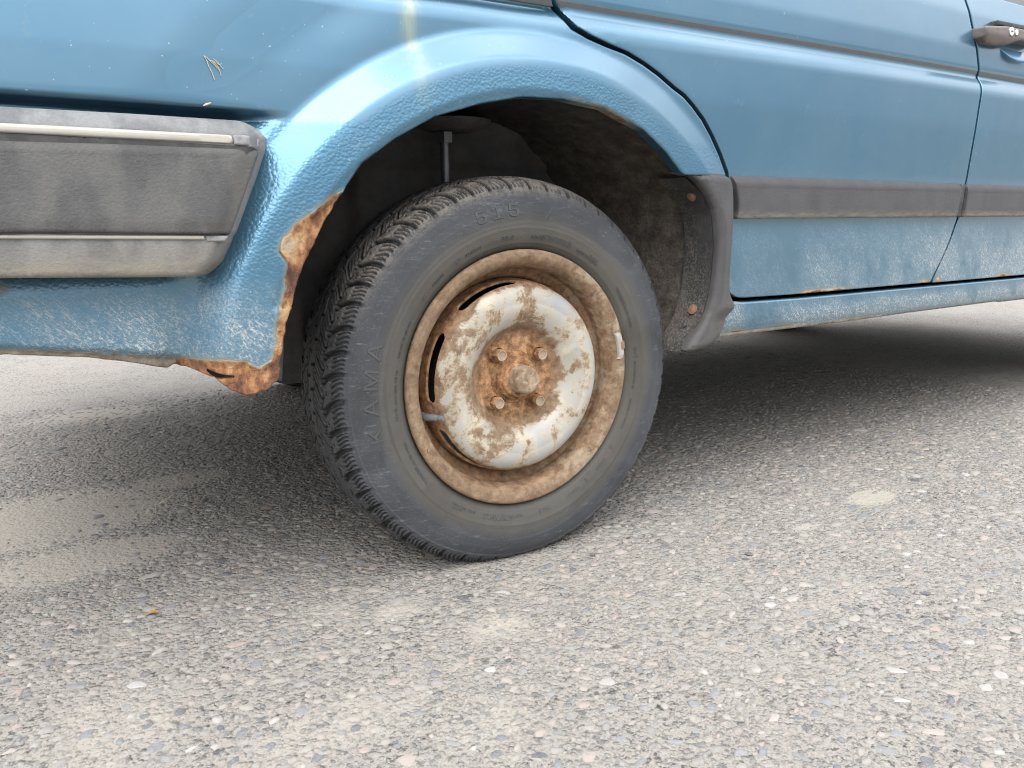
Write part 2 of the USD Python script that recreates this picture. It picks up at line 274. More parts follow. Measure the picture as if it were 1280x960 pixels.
# ground
def ground_look():
    g = G(); p = g.pos(); x, y, z = g.xyz(p)
    big = g.noise(p, 2.2, 5.0, 0.6); mid = g.noise(p, 11.0, 6.0, 0.65); f = g.noise(p, 700.0, 3.0, 0.7)
    dust = g.ramp(g.noise(p, 500.0, 3.0, 0.7), [(0.3, (0.232, 0.211, 0.184)), (0.55, (0.282, 0.259, 0.227)), (0.75, (0.330, 0.307, 0.272))])
    # aggregate: three sizes of stones, each cell with its own tone
    def cells(scale, stops):
        w = p
        d = g.vor(w, scale, 'distance'); col = g('separate_color', 'r', color=Ref(d.split('.')[0] + '.color'))
        cg = Ref(col.split('.')[0] + '.g')
        return d, g.ramp(col, stops), cg
    T1 = [(0.0, (0.075, 0.077, 0.082)), (0.2, (0.135, 0.137, 0.142)), (0.45, (0.205, 0.200, 0.193)), (0.6, (0.25, 0.212, 0.192)), (0.8, (0.28, 0.268, 0.252)), (1.0, (0.33, 0.312, 0.285))]
    dA, cA, gA = cells(78.0, T1); dB, cB, gB = cells(160.0, T1); dC, cC, gC = cells(350.0, T1)
    mA = g.mul(g.rng(dA, 0.40, 0.30), g.rng(gA, 0.50, 0.54)); mB = g.mul(g.rng(dB, 0.46, 0.36), g.rng(gB, 0.34, 0.38)); mC = g.rng(dC, 0.50, 0.38)
    c = g.mix(g.mul(mC, 0.45), dust, cC); c = g.mix(g.mul(mB, 0.62), c, cB); c = g.mix(g.mul(mA, 0.80), c, cA)
    film = g.rng(g.add(g.mul(mid, 0.75), g.mul(big, 0.55)), 0.52, 0.78, 0.0, 0.80)
    sand = g.attr('sand'); sandm = g.rng(g.add(sand, g.mul(g.sub(g.noise(p, 28.0, 7.0, 0.7), 0.5), 1.0)), 0.32, 0.62, 0.0, 0.88)
    c = g.mix(g.mx(g.mul(film, 0.6), sandm), c, g.mix(sandm, dust, g.ramp(f, [(0.3, (0.265, 0.237, 0.200)), (0.7, (0.360, 0.330, 0.284))])))
    # open pits of bare binder between the stones
    pit = g.mul(g.rng(g.noise(p, 120.0, 3.0, 0.68), 0.55, 0.62), g.rng(film, 0.70, 0.15)); pit = g.mul(pit, g.sub(1.0, sandm))
    c = g.mix(g.mul(pit, 0.8), c, (0.055, 0.051, 0.046))
    h = g.add(g.add(g.rng(dA, 0.55, 0.25, 0.0, 0.9), g.rng(dB, 0.55, 0.25, 0.0, 0.75)), g.mul(f, 0.55))
    h = g.mul(h, g.rng(sand, 0.30, 0.75, 1.0, 0.25))
    g.make('asphalt', base_color=c, roughness=0.92, specular_ior_level=0.25, normal=g.bump(h, 0.0032))
ground_look()
def stone_look():
    g = G(); p = g.pos(); t = g.attr('tone'); cov = g.attr('cover'); f = g.noise(p, 330.0, 5.0, 0.7)
    c = g('rgb_ramp', 'color', fac=t, ramp=[(0.0, (0.040, 0.043, 0.050)), (0.22, (0.090, 0.097, 0.108)), (0.45, (0.150, 0.157, 0.165)), (0.58, (0.205, 0.165, 0.148)), (0.70, (0.27, 0.205, 0.18)), (0.85, (0.29, 0.285, 0.27)), (1.0, (0.30, 0.285, 0.262))])
    c = g.mix(g.rng(f, 0.3, 0.7, 0.0, 0.45), c, g.mix(0.5, c, (0.5, 0.48, 0.45)))
    d = g.rng(g.add(g.mul(g.sub(g.noise(p, 150.0, 5.0, 0.72), 0.5), 1.2), cov), 0.10, 0.90); c = g.mix(d, c, (0.262, 0.242, 0.214))
    g.make('stone', base_color=c, roughness=0.85, specular_ior_level=0.3, normal=g.bump(f, 0.0008))
stone_look()

# ------------------------------------------------------------------ car side surface: outward offset o(x, z), the body side is y = -o
OZ = np.array([(-.2, 0), (.30, .004), (.38, .016), (.47, .026), (.60, .033), (.70, .035), (.772, .034), (.782, .032), (.790, .0285), (.797, .0235), (.803, .0185), (.8065, .0165),
               (.8085, .0165), (.817, .0215), (.820, .0225), (.86, .021), (.93, .010), (1.0, -.01), (1.1, -.04)])
WZ, WR, WY = 0.283, 0.302, 0.0
def bow(x): return .008 * (x - .6) ** 2
def o_side(x, z): return np.interp(z, OZ[:, 0], OZ[:, 1]) - bow(x)
X0, RC = -0.70, 0.13                                                       # where the rear corner begins, and its radius
def wrap(v):
    """Carries the part of a side panel behind X0 round the rear corner of the body."""
    v = v.copy(); s = v[:, 0]; o = -v[:, 1]; k = s < X0; a = np.clip((X0 - s) / RC, 0, PI / 2); ex = np.maximum((X0 - s) - RC * PI / 2, 0)
    nx, ny = X0 - (RC + o) * np.sin(a), RC - (RC + o) * np.cos(a) + ex
    v[k, 0], v[k, 1] = nx[k], ny[k]; return v
def resample(ring, step):
    ls = LineString(ring); n = max(int(math.ceil(ls.length / step)), 3)
    return np.array([ls.interpolate(i / n, normalized=True).coords[0] for i in range(n)])
def smooth_poly(pts, it=2):
    """Chaikin corner cutting on a closed outline."""
    p = np.asarray(pts, float)
    for _ in range(it):
        q = np.roll(p, -1, 0); p = np.stack([p * .75 + q * .25, p * .25 + q * .75], 1).reshape(-1, 2)
    return p
def panel(poly, H, step=.006, edge=.003, depth=.018, back=False, bstep=None):
    """A sheet-metal or moulded panel over an (x, z) outline: dense surface y = -H(x, z), rounded edges and a return flange of the given depth."""
    bstep = bstep or step * .8
    if poly.geom_type != 'Polygon': poly = max(poly.geoms, key=lambda g: g.area)
    pts, loops, n = [], [], 0
    for ring in [poly.exterior, *poly.interiors]:
        c = np.array(ring.coords); ccw = shapely.LinearRing(c).is_ccw
        want = ring is poly.exterior or ring.equals(poly.exterior)
        r = resample(c if ccw == (len(loops) == 0) else c[::-1], bstep)
        pts.append(r); loops.append((n, len(r))); n += len(r)
    for d in (edge * .3, edge, edge * 1.9):
        q = poly.buffer(-d, join_style=2)
        for gq in getattr(q, 'geoms', [q]):
            if gq.is_empty: continue
            for ring in [gq.exterior, *gq.interiors]:
                if ring.length > bstep * 4: pts.append(resample(np.array(ring.coords), bstep))
    x0, z0, x1, z1 = poly.bounds; inner = poly.buffer(-(edge * 1.9 + step * .55))
    gx, gz = np.meshgrid(np.arange(x0, x1, step), np.arange(z0, z1, step * .9)); gx[::2] += step * .5
    gp = np.stack([gx.ravel(), gz.ravel()], 1); gp = gp[shapely.contains_xy(inner, gp)]
    P = np.vstack(pts + [gp]); jit = np.zeros_like(P); jit[n:] = np.random.default_rng(1).uniform(-1, 1, (len(P) - n, 2)) * step * .02
    T = Delaunay(P + jit).simplices; cen = P[T].mean(1); T = T[shapely.contains_xy(poly, cen)]
    a, b, c = P[T[:, 0]], P[T[:, 1]], P[T[:, 2]]
    ar = (b[:, 0] - a[:, 0]) * (c[:, 1] - a[:, 1]) - (b[:, 1] - a[:, 1]) * (c[:, 0] - a[:, 0])
    T[ar < 0] = T[ar < 0][:, ::-1]; T = T[np.abs(ar) > 1e-10]
    shapely.prepare(poly); d = shapely.distance(shapely.points(P), poly.boundary)
    t = np.clip(1 - d / edge, 0, 1); y = -H(P[:, 0], P[:, 1]) + edge * (1 - np.sqrt(np.maximum(1 - t * t, 0)))
    V = np.stack([P[:, 0], y, P[:, 1]], 1); F = [T]
    for s, m in loops:
        i = np.arange(s, s + m); j = np.roll(i, -1); e = len(V) + np.arange(m); ej = np.roll(e, -1)
        V = np.vstack([V, V[i] + [0, depth, 0]]); F += [np.stack([i, e, j], 1), np.stack([j, e, ej], 1)]
    return V, np.vstack(F)
def paint_attrs(V, **over):
    x, z = V[:, 0], V[:, 2]; z0 = np.zeros(len(V))
    return {k: over.get(k, z0) for k in ('rust', 'dirt', 'tex', 'drip', 'tan')}
def signed(poly, V):
    pt = shapely.points(V[:, [0, 2]]); d = shapely.distance(pt, poly.boundary); return np.where(shapely.contains(poly, pt), d, -d)

# ------------------------------------------------------------------ outlines of the body side (x, z) in metres
GAP_REAR = [(.0421, .8162), (.0520, .8050), (.0704, .7822), (.0950, .7725), (.1267, .7644), (.1620, .7570), (.1943, .7456), (.2250, .7320), (.2538, .7164), (.2765, .7060), (.2965, .6920), (.3205, .6720), (.3398, .6502), (.3610, .6220), (.3795, .5915)]
GAP_LOW = [(.3895, .5600), (.3965, .5080), (.3935, .4656), (.3915, .4400), (.4119 - .012, .4066), (.4140, .3900), (.4330, .3815), (.4507, .3800), (.5742, .3785), (.7712, .3790), (1.0331, .3795)]
GAP_FRONT = [(1.0317, .3795), (1.0634, .4448), (1.0875, .5137), (1.0985, .5918), (1.1093, .6995), (1.1195, .7838), (1.1255, .8070), (1.1215, .8160), (1.0945, .8963), (1.0767, .9533), (1.0700, .975)]
ARCH = [(-.3782, .3356), (-.3745, .3622), (-.3677, .3906), (-.3570, .4224), (-.3440, .4569), (-.3290, .4870), (-.3120, .5150), (-.2920, .5480), (-.2612, .5871), (-.2183, .6169), (-.1630, .6464), (-.0933, .6673), (-.0318, .6795), (.0334, .6810), (.1031, .6738), (.1784, .6481), (.2271, .6191), (.2613, .5928)]
VALBOT = [(-.6529, .3849), (-.5722, .3741), (-.5282, .3638), (-.4990, .3540), (-.4800, .3545), (-.4640, .3500), (-.4534, .3457), (-.4379, .3324), (-.4202, .3196), (-.3935, .3239), (-.3782, .3356)]
RUSTP = [(-.284, .556), (-.3043, .5468), (-.3284, .5283), (-.3487, .5152), (-.3634, .4996), (-.3685, .4862), (-.3600, .4723), (-.3634, .4422), (-.3720, .4204), (-.3800, .3815), (-.3870, .3597), (-.4017, .3522), (-.4144, .3600), (-.4455, .3645), (-.479, .3635), (-.50, .345), (-.42, .30), (-.36, .32), (-.34, .40), (-.30, .50), (-.275, .553)]
RUSTHOLE = [(-.4558, .3528), (-.4489, .3493), (-.4361, .3451), (-.4251, .3428), (-.4365, .3406), (-.4457, .3405), (-.4517, .346)]
TRIM = [(.2560, .5922), (.2900, .5924), (.3469, .5928), (.3690, .5885), (.3800, .5782), (.3875, .5435), (.3910, .5083), (.3880, .4656), (.3860, .4223), (.3900, .3960), (.3985, .3830), (.4070, .3715), (.4045, .3288), (.3694, .3131), (.2900, .2985), (.3000, .3200), (.3349, .3551), (.3500, .4019), (.3560, .4733), (.3480, .5261), (.3270, .5570), (.2960, .5850), (.2580, .5900)]

# ------------------------------------------------------------------ car
car = xf('car', label='old blue car with a rusty wheel and rusted wheel arch on the asphalt', category='car')

def jag(V, amp, sc, seed):  # ragged edge of corroded sheet
    return (meshkit.fbm(V * sc, 3, seed) - .5) * 2 * amp
rng = np.random.default_rng(7)
def ragged(line, amp, step=.0025):
    r = resample(line, step); n = meshkit.fbm(np.c_[r * 130, np.zeros(len(r))], 4, 5) - .5
    t = np.gradient(r, axis=0); t /= np.linalg.norm(t, axis=1, keepdims=True); w = amp(r) if callable(amp) else amp
    return [tuple(p) for p in r + np.c_[-t[:, 1], t[:, 0]] * (n * 2 * w)[:, None]]
arch_r = ragged(ARCH[:-1] + [(.2640, .5890)], lambda r: np.where((r[:, 0] < -.27) & (r[:, 1] < .56), .0026, .0003))
bot_r = ragged(VALBOT, lambda r: np.where(r[:, 0] > -.50, .0032, .0006))
S90 = X0 - RC * PI / 2
quarter = Polygon([(S90, .975), (.035, .975), (.0385, .84), (.0385, .8162)] + [(x - .0022, z - .0016) for x, z in GAP_REAR[1:]] + [(.377, .586), (.2700, .586)] + arch_r[::-1] + bot_r[::-1][1:] + [(S90, .400)]).buffer(0)
quarter = quarter.difference(Polygon(smooth_poly(RUSTHOLE, 1)))
EDGE_X = [-2, -.652, -.5422, -.4739, -.40]; EDGE_Z = [.3924, .3924, .377, .3635, .3635]
rust_poly = Polygon(RUSTP)
def H_quarter(x, z):
    r = np.where(z > WZ, np.hypot(x, z - WZ), np.abs(x))
    led = .6445 + .003 * np.clip((-.32 - x) / .3, 0, 1)
    up = np.maximum(sm(led - .008, led, z), sm(-.10, -.02, x))
    rec = .012 + .012 * sm(.50, .44, z) - bow(x)
    low_ = rec + (o_side(x, z) - rec) * sm(.528, .488, r)
    base = low_ * (1 - up) + o_side(x, z) * up
    w = np.interp(r, [.402, .432, .440, .448, .482, .4865, .4895], [1., .90, .865, .80, .085, .02, 0.])
    base = base - .009 * sm(.64, .49, r) * sm(.22, -.05, x) * sm(.54, .72, z)
    lip = .058 - .006 * (x - .1) ** 2 - .010 * sm(.12, .30, x)
    o = base * (1 - w) + np.maximum(lip, base) * w
    o = o - .004 * sm(.408, .400, r) * (z > .42)                                # the arch edge rolls in
    o = o - .08 * np.maximum(z - .655, 0) * sm(-.05, -.32, x) * sm(.489, .56, r)
    e = np.interp(x, EDGE_X, EDGE_Z); low = sm(e + .004, e - .003, z) * sm(-.458, -.478, x); o = o - .009 * low
    P = np.stack([x, z, 0 * x], 1); k = shapely.points(np.stack([x, z], 1))
    sd = np.where(shapely.contains(rust_poly, k), shapely.distance(k, rust_poly.boundary), -.01)
    nn = meshkit.fbm(P * 70, 4, 3)
    bite = sm(.0015, .005, sd + (nn - .5) * .012)
    o = o - bite * (.0035 + .007 * (meshkit.fbm(P * 45, 4, 9) - .35))
    o = o + .0007 * sm(-.006, 0, sd) * (1 - bite) * (x > -.39) * nn
    return o
V, F = panel(quarter, H_quarter, .0042, .0025, .016)
sd = signed(rust_poly, V); r = np.where(V[:, 2] > WZ, np.hypot(V[:, 0], V[:, 2] - WZ), np.abs(V[:, 0])); x, z = V[:, 0], V[:, 2]
e = np.interp(x, EDGE_X, EDGE_Z)
rust = np.clip(.455 + sd / .016, 0, 1)
lipd = np.where(z > .42, r - .404, 1)
rust = np.maximum(rust, np.clip(.42 - lipd / .012, 0, .55) * sm(-.02, .12, x) * sm(.25, .14, x))
rust = np.maximum(rust, .36 * np.exp(-((x + .645) ** 2 + (z - .455) ** 2) / .012 ** 2))
tex = np.maximum(sm(.446 - .006, .436 - .006, r), sm(.640, .628, z)) * (1 - .25 * sm(.42, .37, z)) 
tex = np.maximum(tex, .25 * sm(.58, .50, z) * (x < 0)) * (1 - .45 * sm(.50, .42, z)); tex *= 1 - .45 * sm(.05, .25, x)
dirt = .06 + .46 * sm(.48, .41, z) * sm(-.30, -.42, x) + .30 * np.exp(-((x + .405) ** 2 + (z - .392) ** 2) / .022 ** 2)
drip = np.exp(-((x + .176 + .0012 * np.sin(z * 60)) / .0105) ** 2) * sm(.64, .69, z) * (.35 + .65 * sm(.70, .78, z))
tan = sm(e + .002, e - .004, z) * sm(-.458, -.474, x)
quarter_p = obj('rear_quarter_panel', (wrap(V), F), 'paint', car, True, dict(rust=rust, dirt=dirt, tex=tex, drip=drip, tan=tan), label='blue rear quarter panel with flared wheel arch, rusted through behind the wheel')
V, F = panel(Polygon([(-.455, .3450), (-.436, .3320), (-.422, .3230), (-.402, .3240), (-.402, .370), (-.460, .370), (-.460, .350)]), lambda x, z: -.012 + 0 * x, .006, .002, .004); obj('hole_dark_backing', (V, F), 'underbody', car, True)  # dark sheet added behind the rust hole so it reads as shaded inside
# ---- rear door
def crease_band(poly, name, parent):
    """Grey colour standing in for the ground reflected in the undercut shoulder crease, set 0.4 mm proud of the panel."""
    x0, _, x1, _ = poly.bounds
    b = poly.buffer(-.0015).intersection(shapely.box(x0, .8085, x1, .8172))
    if not b.is_empty: obj(name, panel(b, lambda x, z: o_side(x, z) + .0006, .006, .0004, .003), 'painted_crease_band', parent, True)
def H_door(x, z): return o_side(x, z)
door = Polygon([(.0435, .975), (.0435, .8162)] + [(x + .0028, z + .0020) for x, z in GAP_REAR[1:]] + [(x + .0025, z + .0015) for x, z in GAP_LOW] + [(x - .0034, z) for x, z in GAP_FRONT]).buffer(0)
door = door.buffer(-.006).buffer(.006)
def door_attrs(V):
    x, z = V[:, 0], V[:, 2]
    dirt = .05 + .62 * sm(.56, .40, z) * (.40 + .75 * sm(.42, 1.1, x)) + .5 * sm(1.10, 1.35, x) * sm(.50, .40, z)
    low = z - .381
    rust = .50 * np.exp(-(low / .008) ** 2) * (np.exp(-((x - .63) / .06) ** 2) + np.exp(-((x - .72) / .06) ** 2)) + .62 * np.exp(-(((x - 1.005) / .022) ** 2 + (low / .011) ** 2)) + .66 * np.exp(-(((x - 1.056) / .012) ** 2 + (low / .016) ** 2)) + .6 * np.exp(-(((x - 1.33) / .05) ** 2 + (low / .010) ** 2))
    return paint_attrs(V, dirt=dirt, rust=rust)
V, F = panel(door, H_door, .0075, .0014, .02)
rdoor = obj('rear_door', (V, F), 'paint', car, True, door_attrs(V), label='blue rear door, dusty below its grey rubbing strip')
crease_band(door, 'painted_crease_band', rdoor)
crease_band(quarter, 'painted_crease_band', quarter_p)
def H_mould(x, z): return o_side(x, .555) + .0135 - .0075 * sm(.574, .589, z) - .003 * sm(.528, .518, z)
mould = Polygon([(.3870, .5885), (1.0675, .5868), (1.0585, .5182), (.3995, .5182), (.3985, .5450)]).buffer(-.002).buffer(.002)
V, F = panel(mould, H_mould, .006, .0022, .016); obj('rubbing_strip', (V, F), 'trim_plastic', rdoor, True, dict(low=sm(.535, .518, V[:, 2])))
capm = Polygon([(1.0710, .5862), (1.0880, .5850), (1.0815, .5190), (1.0630, .5190)])
V, F = panel(capm, lambda x, z: o_side(x, .555) + .008, .004, .002, .016); obj('strip_end_cap', (V, F), 'black_rubber', rdoor, True)
# ---- front door
FD = Polygon([(x + .0038, z) for x, z in GAP_FRONT[::-1]] + [(1.60, .380), (2.02, .380), (2.06, .60), (2.06, .975)][:4]).buffer(0)
V, F = panel(FD.buffer(-.004).buffer(.004), H_door, .0085, .0012, .02)
fdoor = obj('front_door', (V, F), 'paint', car, True, door_attrs(V), label='blue front door with dusty lower edge and grey pull handle')
crease_band(FD, 'painted_crease_band', fdoor)
mould2 = Polygon([(1.0930, .5862), (2.050, .5855), (2.045, .5185), (1.0850, .5182)]).buffer(-.002).buffer(.002)
V, F = panel(mould2, H_mould, .008, .0022, .016); obj('rubbing_strip', (V, F), 'trim_plastic', fdoor, True, dict(low=sm(.535, .518, V[:, 2])))
hb = Polygon([(1.0930, .8960), (1.0960, .8990), (1.175, .9075), (1.32, .9100), (1.33, .8880), (1.232, .8850), (1.195, .8730), (1.150, .8690), (1.112, .8705), (1.0945, .8790)]).buffer(-.003).buffer(.003)
V, F = panel(hb, lambda x, z: o_side(x, .89) + .028 - .010 * sm(.889, .868, z), .004, .005, .040); obj('door_handle', (V, F), 'handle_plastic', fdoor, True)
rec = Polygon([(1.165, .9205), (1.33, .9245), (1.33, .9140), (1.165, .9110)])
V, F = panel(rec, lambda x, z: o_side(x, .89) + .012, .004, .002, .02); obj('recess_dark_plate', (V, F), 'black_rubber', fdoor, True)  # black plate that paints the shade of the recess above the handle
scoop = Polygon(smooth_poly([(1.187, .880), (1.31, .892), (1.315, .852), (1.262, .846), (1.222, .851), (1.205, .862)], 2))
V, F = panel(scoop, lambda x, z: o_side(x, .89) - .004 + .020 * sm(.888, .846, z), .004, .002, .01); obj('handle_scoop', (V, F), 'paint_plain', fdoor, True)
yl = float(-o_side(1.187, .899) - .0285)
def disc(c, r, d, n=32):
    m = trimesh.creation.cylinder(r, d, sections=n); m.apply_transform(trimesh.transformations.rotation_matrix(PI / 2, (1, 0, 0))); m.apply_translation(c); return m
obj('lock_cylinder', cat(disc((1.187, yl, .8975), .0085, .006), disc((1.207, yl, .8975), .0055, .006)), 'lock_metal', fdoor)
obj('keyhole', trimesh.creation.box((.006, .002, .0016), trimesh.transformations.translation_matrix((1.187, yl - .0035, .8975))), 'black_rubber', fdoor)
gap_sheet = Polygon([(.0, .34), (2.06, .34), (2.06, .965), (.0, .965)]).difference(Point(0, WZ).buffer(.455))
V, F = panel(gap_sheet, lambda x, z: -.012 + 0 * x, .03, .004, .004); obj('gap_dark_backing', (V, F), 'underbody', car, True)  # dark sheet added behind the door gaps so they look shaded
# ---- sill
def o_sill(x, z): return np.interp(z, [.30, .313, .322, .326, .345, .372], [.004, .004, .005, .010, .0155, .0185]) - bow(x) * .6
silltop = [(2.05, .3735), (.95, .3735), (.60, .3728), (.4480, .3745), (.4250, .3770)]
sill = Polygon([(.385, .3120), (.4518, .3126), (.5872, .3133), (.7672, .3135), (.9704, .3170), (1.2036, .3185), (1.335, .3195), (1.36, .3170), (2.05, .3170)] + silltop + [(.400, .372)])
V, F = panel(sill, o_sill, .006, .005, .03)
x, z = V[:, 0], V[:, 2]
obj('sill', (V, F), 'paint', car, True, paint_attrs(V, tan=sm(.3235, .319, z) * (.75), dirt=.24 + 1.5 * sm(.370, .332, z) * sm(.42, .90, x) + .5 * sm(.50, .40, x) + .30 * np.exp(-(((x - .56) / .07) ** 2 + ((z - .33) / .03) ** 2)), rust=.50 * np.exp(-((z - .322) / .007) ** 2) * (np.exp(-((x - .45) / .03) ** 2) + .9 * np.exp(-((x - .56) / .05) ** 2) + .8 * np.exp(-((x - .80) / .05) ** 2))), label='blue sill below the doors, streaked with pale mud')
# ---- front wing, out of the frame, so that the side goes on
FW = Polygon([(2.065, .975), (2.065, .60), (2.025, .380), (2.06, .33), (2.13, .40), (2.2, .55), (2.33, .65), (2.475, .68), (2.62, .65), (2.75, .55), (2.82, .40), (2.9, .35), (3.2, .38), (3.2, .85)])
V, F = panel(FW, H_door, .02, .003, .02); obj('front_wing', (V, F), 'paint', car, True, paint_attrs(V, dirt=np.full(len(V), .2)))
# ---- plastic arch trim, with its inner return, screws
trim_poly = Polygon(smooth_poly(TRIM, 1))
def H_trim(x, z):
    r = np.hypot(x, z - WZ); k = sm(.375, .345, z)
    return .049 - .008 * (x - .3) ** 2 - .006 * sm(.583, .5925, z) - .022 * k * sm(.33, .41, x) - .004 * sm(.378, .391, x)
V, F = panel(trim_poly, H_trim, .004, .010, .012)
trim = obj('wheel_arch_trim', (V, F), 'trim_plastic', car, True, dict(low=.04 + .42 * sm(.40, .33, V[:, 2]) * sm(.36, .40, V[:, 0]) + .10 * sm(.40, .36, V[:, 2])), label='dirty dark grey plastic arch trim in front of the wheel')
def loft(path, ys, look, name, parent, attrs=None, noise=0.0, jitter=4, **t):
    """A band swept inwards (along y) from a line in the (x, z) plane; path(k) gives the line at step k."""
    n = len(path(0)); V = np.vstack([np.c_[path(k)[:, 0], np.full(n, y), path(k)[:, 1]] for k, y in enumerate(ys)])
    if noise:
        d = (meshkit.fbm(V * 38, 4, jitter) - .5) * 2 * noise; c = V[:, [0, 2]] - [0, WZ]; c /= np.linalg.norm(c, axis=1, keepdims=True)
        V[:, [0, 2]] += c * d[:, None]
    F = []
    for k in range(len(ys) - 1):
        i = np.arange(n - 1) + k * n; F += [np.stack([i, i + 1, i + n], 1), np.stack([i + 1, i + n + 1, i + n], 1)]
    return obj(name, (V, np.vstack(F)), look, parent, True, {k: f(V) for k, f in (attrs or {}).items()}, **t)
inner_line = resample([(.2960, .3010), (.3040, .3200), (.3330, .3560), (.3480, .4019), (.3540, .4733), (.3455, .5261), (.3225, .5605), (.2800, .5875)], .006)
loft(lambda k: inner_line + np.array([[-.0015, -.0008]]) - np.c_[np.full(len(inner_line), .0002 * k), np.zeros(len(inner_line))], np.linspace(-.034, .028, 13), 'trim_grime', 'inner_return', trim, dict(low=lambda V: np.clip(.30 + .5 * sm(.50, .33, V[:, 2]) + 9 * V[:, 1], 0, 1)), .0012)
def head(c, r, axis, look, name, parent, slot=True):
    m = trimesh.creation.icosphere(2, r); m.apply_scale((.45, 1, 1)); w = trimesh.creation.cylinder(r * 1.35, .0016, sections=20); w.apply_transform(trimesh.transformations.rotation_matrix(PI / 2, (0, 1, 0)))
    m = cat(m, w); m.apply_transform(trimesh.geometry.align_vectors((-1, 0, 0), axis)); m.apply_translation(c); return obj(name, m, look, parent)
head((.3225, -.0095, .5555), .0066, (-.9, 0, -.42), 'screw_rust', 'screw', trim); head((.3325, -.0125, .3690), .0064, (-.93, -.1, .33), 'screw_rust', 'screw', trim)
head((.3155, -.0110, .3440), .0034, (-.93, -.1, .33), 'shock_metal', 'rivet', trim)
# ---- wheel arch liner and what hangs inside it
LIN = np.array([(.3010, .3010), (.3090, .3180), (.3400, .3560), (.3570, .4019), (.3640, .4733), (.3560, .5261), (.3350, .5600)] + [((.404 + .026 * k) * math.cos(t), WZ + .004 + (.404 + .018 * k) * math.sin(t)) for t in np.linspace(math.radians(44), math.radians(148), 26) for k in [max(0, 1 - (t - .768) / .5)]] + [(-.352, .474), (-.365, .434), (-.378, .392), (-.388, .345)])
lin = resample(LIN, .005)
def lin_at(k):
    c = lin - [0, WZ]; f = 1 - .0006 * k; q = c * f; q[:, 0] -= .0045 * max(k - 8, 0) * sm(.0, .34, c[:, 0]); return q + [0, WZ]
loft(lin_at, np.linspace(-.030, .235, 30), 'arch_mud', 'wheel_arch_liner', car, noise=.0045, label='mud-caked inside of the wheel arch above the tyre')
iw = Polygon([(-.300, .272), (-.335, .290), (-.385, .365)] + [(.42 * math.cos(t), WZ + .42 * math.sin(t)) for t in np.linspace(PI - .25, 0, 40)] + [(.42, .28)])
V, F = panel(iw, lambda x, z: -.22 + .022 * sm(-.19, -.17, x) * sm(.16, .10, x) + .006 * np.exp(-((x + .27) / .006) ** 2) + .012 * sm(.60, .615, z) + 0 * z, .008, .004, .004); obj('inner_wheelhouse', (V, F), 'dark_cavity', car, True)
def rod(a, b, r, n=24): return trimesh.creation.cylinder(r, segment=(a, b), sections=n)
def lathe(prof, n=96, axis=(0, 0), close=False):
    """Revolves (y, r) points round the wheel axis through x = axis[0], z = axis[1]."""
    p = np.asarray(prof, float); th = np.linspace(0, 2 * PI, n, endpoint=False); m = len(p)
    V = np.stack([axis[0] + p[:, 1][None] * np.cos(th)[:, None], np.broadcast_to(p[:, 0], (n, m)), axis[1] + p[:, 1][None] * np.sin(th)[:, None]], -1).reshape(-1, 3)
    i, j = np.meshgrid(np.arange(n), np.arange(m - 1), indexing='ij'); a = i * m + j; b = ((i + 1) % n) * m + j
    return np.asarray(V), np.vstack([np.stack([a, a + 1, b], -1).reshape(-1, 3), np.stack([a + 1, b + 1, b], -1).reshape(-1, 3)])
shock = xf('shock_absorber', car)
sx, sy = -.047, .150
obj('piston_rod', rod((sx, sy, .44), (sx, sy, .648), .0075), 'shock_metal', shock)
obj('damper_tube', rod((sx, sy, .20), (sx, sy, .48), .020), 'dark_cavity', shock)
obj('top_nut', trimesh.creation.cylinder(.0135, .016, sections=6, transform=trimesh.transformations.translation_matrix((sx, sy, .646))), 'shock_metal', shock)
tp = trimesh.creation.revolve([(0, .656), (.035, .656), (.055, .662), (.062, .668), (.062, .671), (0, .671)], sections=48); tp.apply_translation((sx + .012, sy, 0)); obj('spring_plate', tp, 'dark_cavity', shock)
flap = Polygon([(-.395, .315), (-.352, .315), (-.345, .37), (-.352, .43), (-.375, .42)])
V, F = panel(flap, lambda x, z: -.035 + 0 * x, .006, .004, .006); obj('inner_flange', (V, F), 'dark_cavity', car, True)
# ---- rear bumper: moulded bar with insert, two cream strips, clips
SB = X0 - RC * PI / 2 - .70                                                # the bar goes on round the corner to the middle of the rear
BUMP = [(SB, .630), (-.5046, .6300), (-.3938, .6288), (-.3728, .6252), (-.3655, .6140), (-.3680, .6000), (-.3850, .5570), (-.4062, .5073), (-.4225, .4730), (-.4285, .4640), (-.4400, .4597), (-.5214, .4625), (-.642, .4670), (SB, .4670)]
bpoly = Polygon(BUMP)
UST0, UST1 = lambda x: .6118 + (x + .4118) * -.0073, lambda x: .6007 + (x + .413) * -.0100
LST0, LST1 = lambda x: .5060 + (x + .4496) * -.022, lambda x: .5004 + (x + .4496) * -.0235
def o_bar(x, z):
    o = np.interp(z, [.455, .470, .485, .499, .5035, .5075, .600, .6085, .6135, .6200, .630], [.060, .0655, .069, .0715, .0700, .0740, .0755, .0735, .0735, .0690, .0600]) - bow(x)
    edge = np.interp(z, [.459, .475, .5073, .557, .60, .6140, .629], [-.440, -.4210, -.4062, -.3850, -.3680, -.3655, -.376])
    d = edge - x
    return o - .040 * (1 - np.clip(d / .030, 0, 1)) ** 1.6 + 0 * z
V, F = panel(bpoly, o_bar, .005, .0035, .035)
low = np.clip(.9 * sm(.492, .466, V[:, 2]) + .35 * sm(.505, .49, V[:, 2]), 0, 1)
bump = obj('rear_bumper', (wrap(V), F), 'bumper_plastic', car, True, dict(low=low), label='weathered dark grey plastic rear bumper with two cream strips')
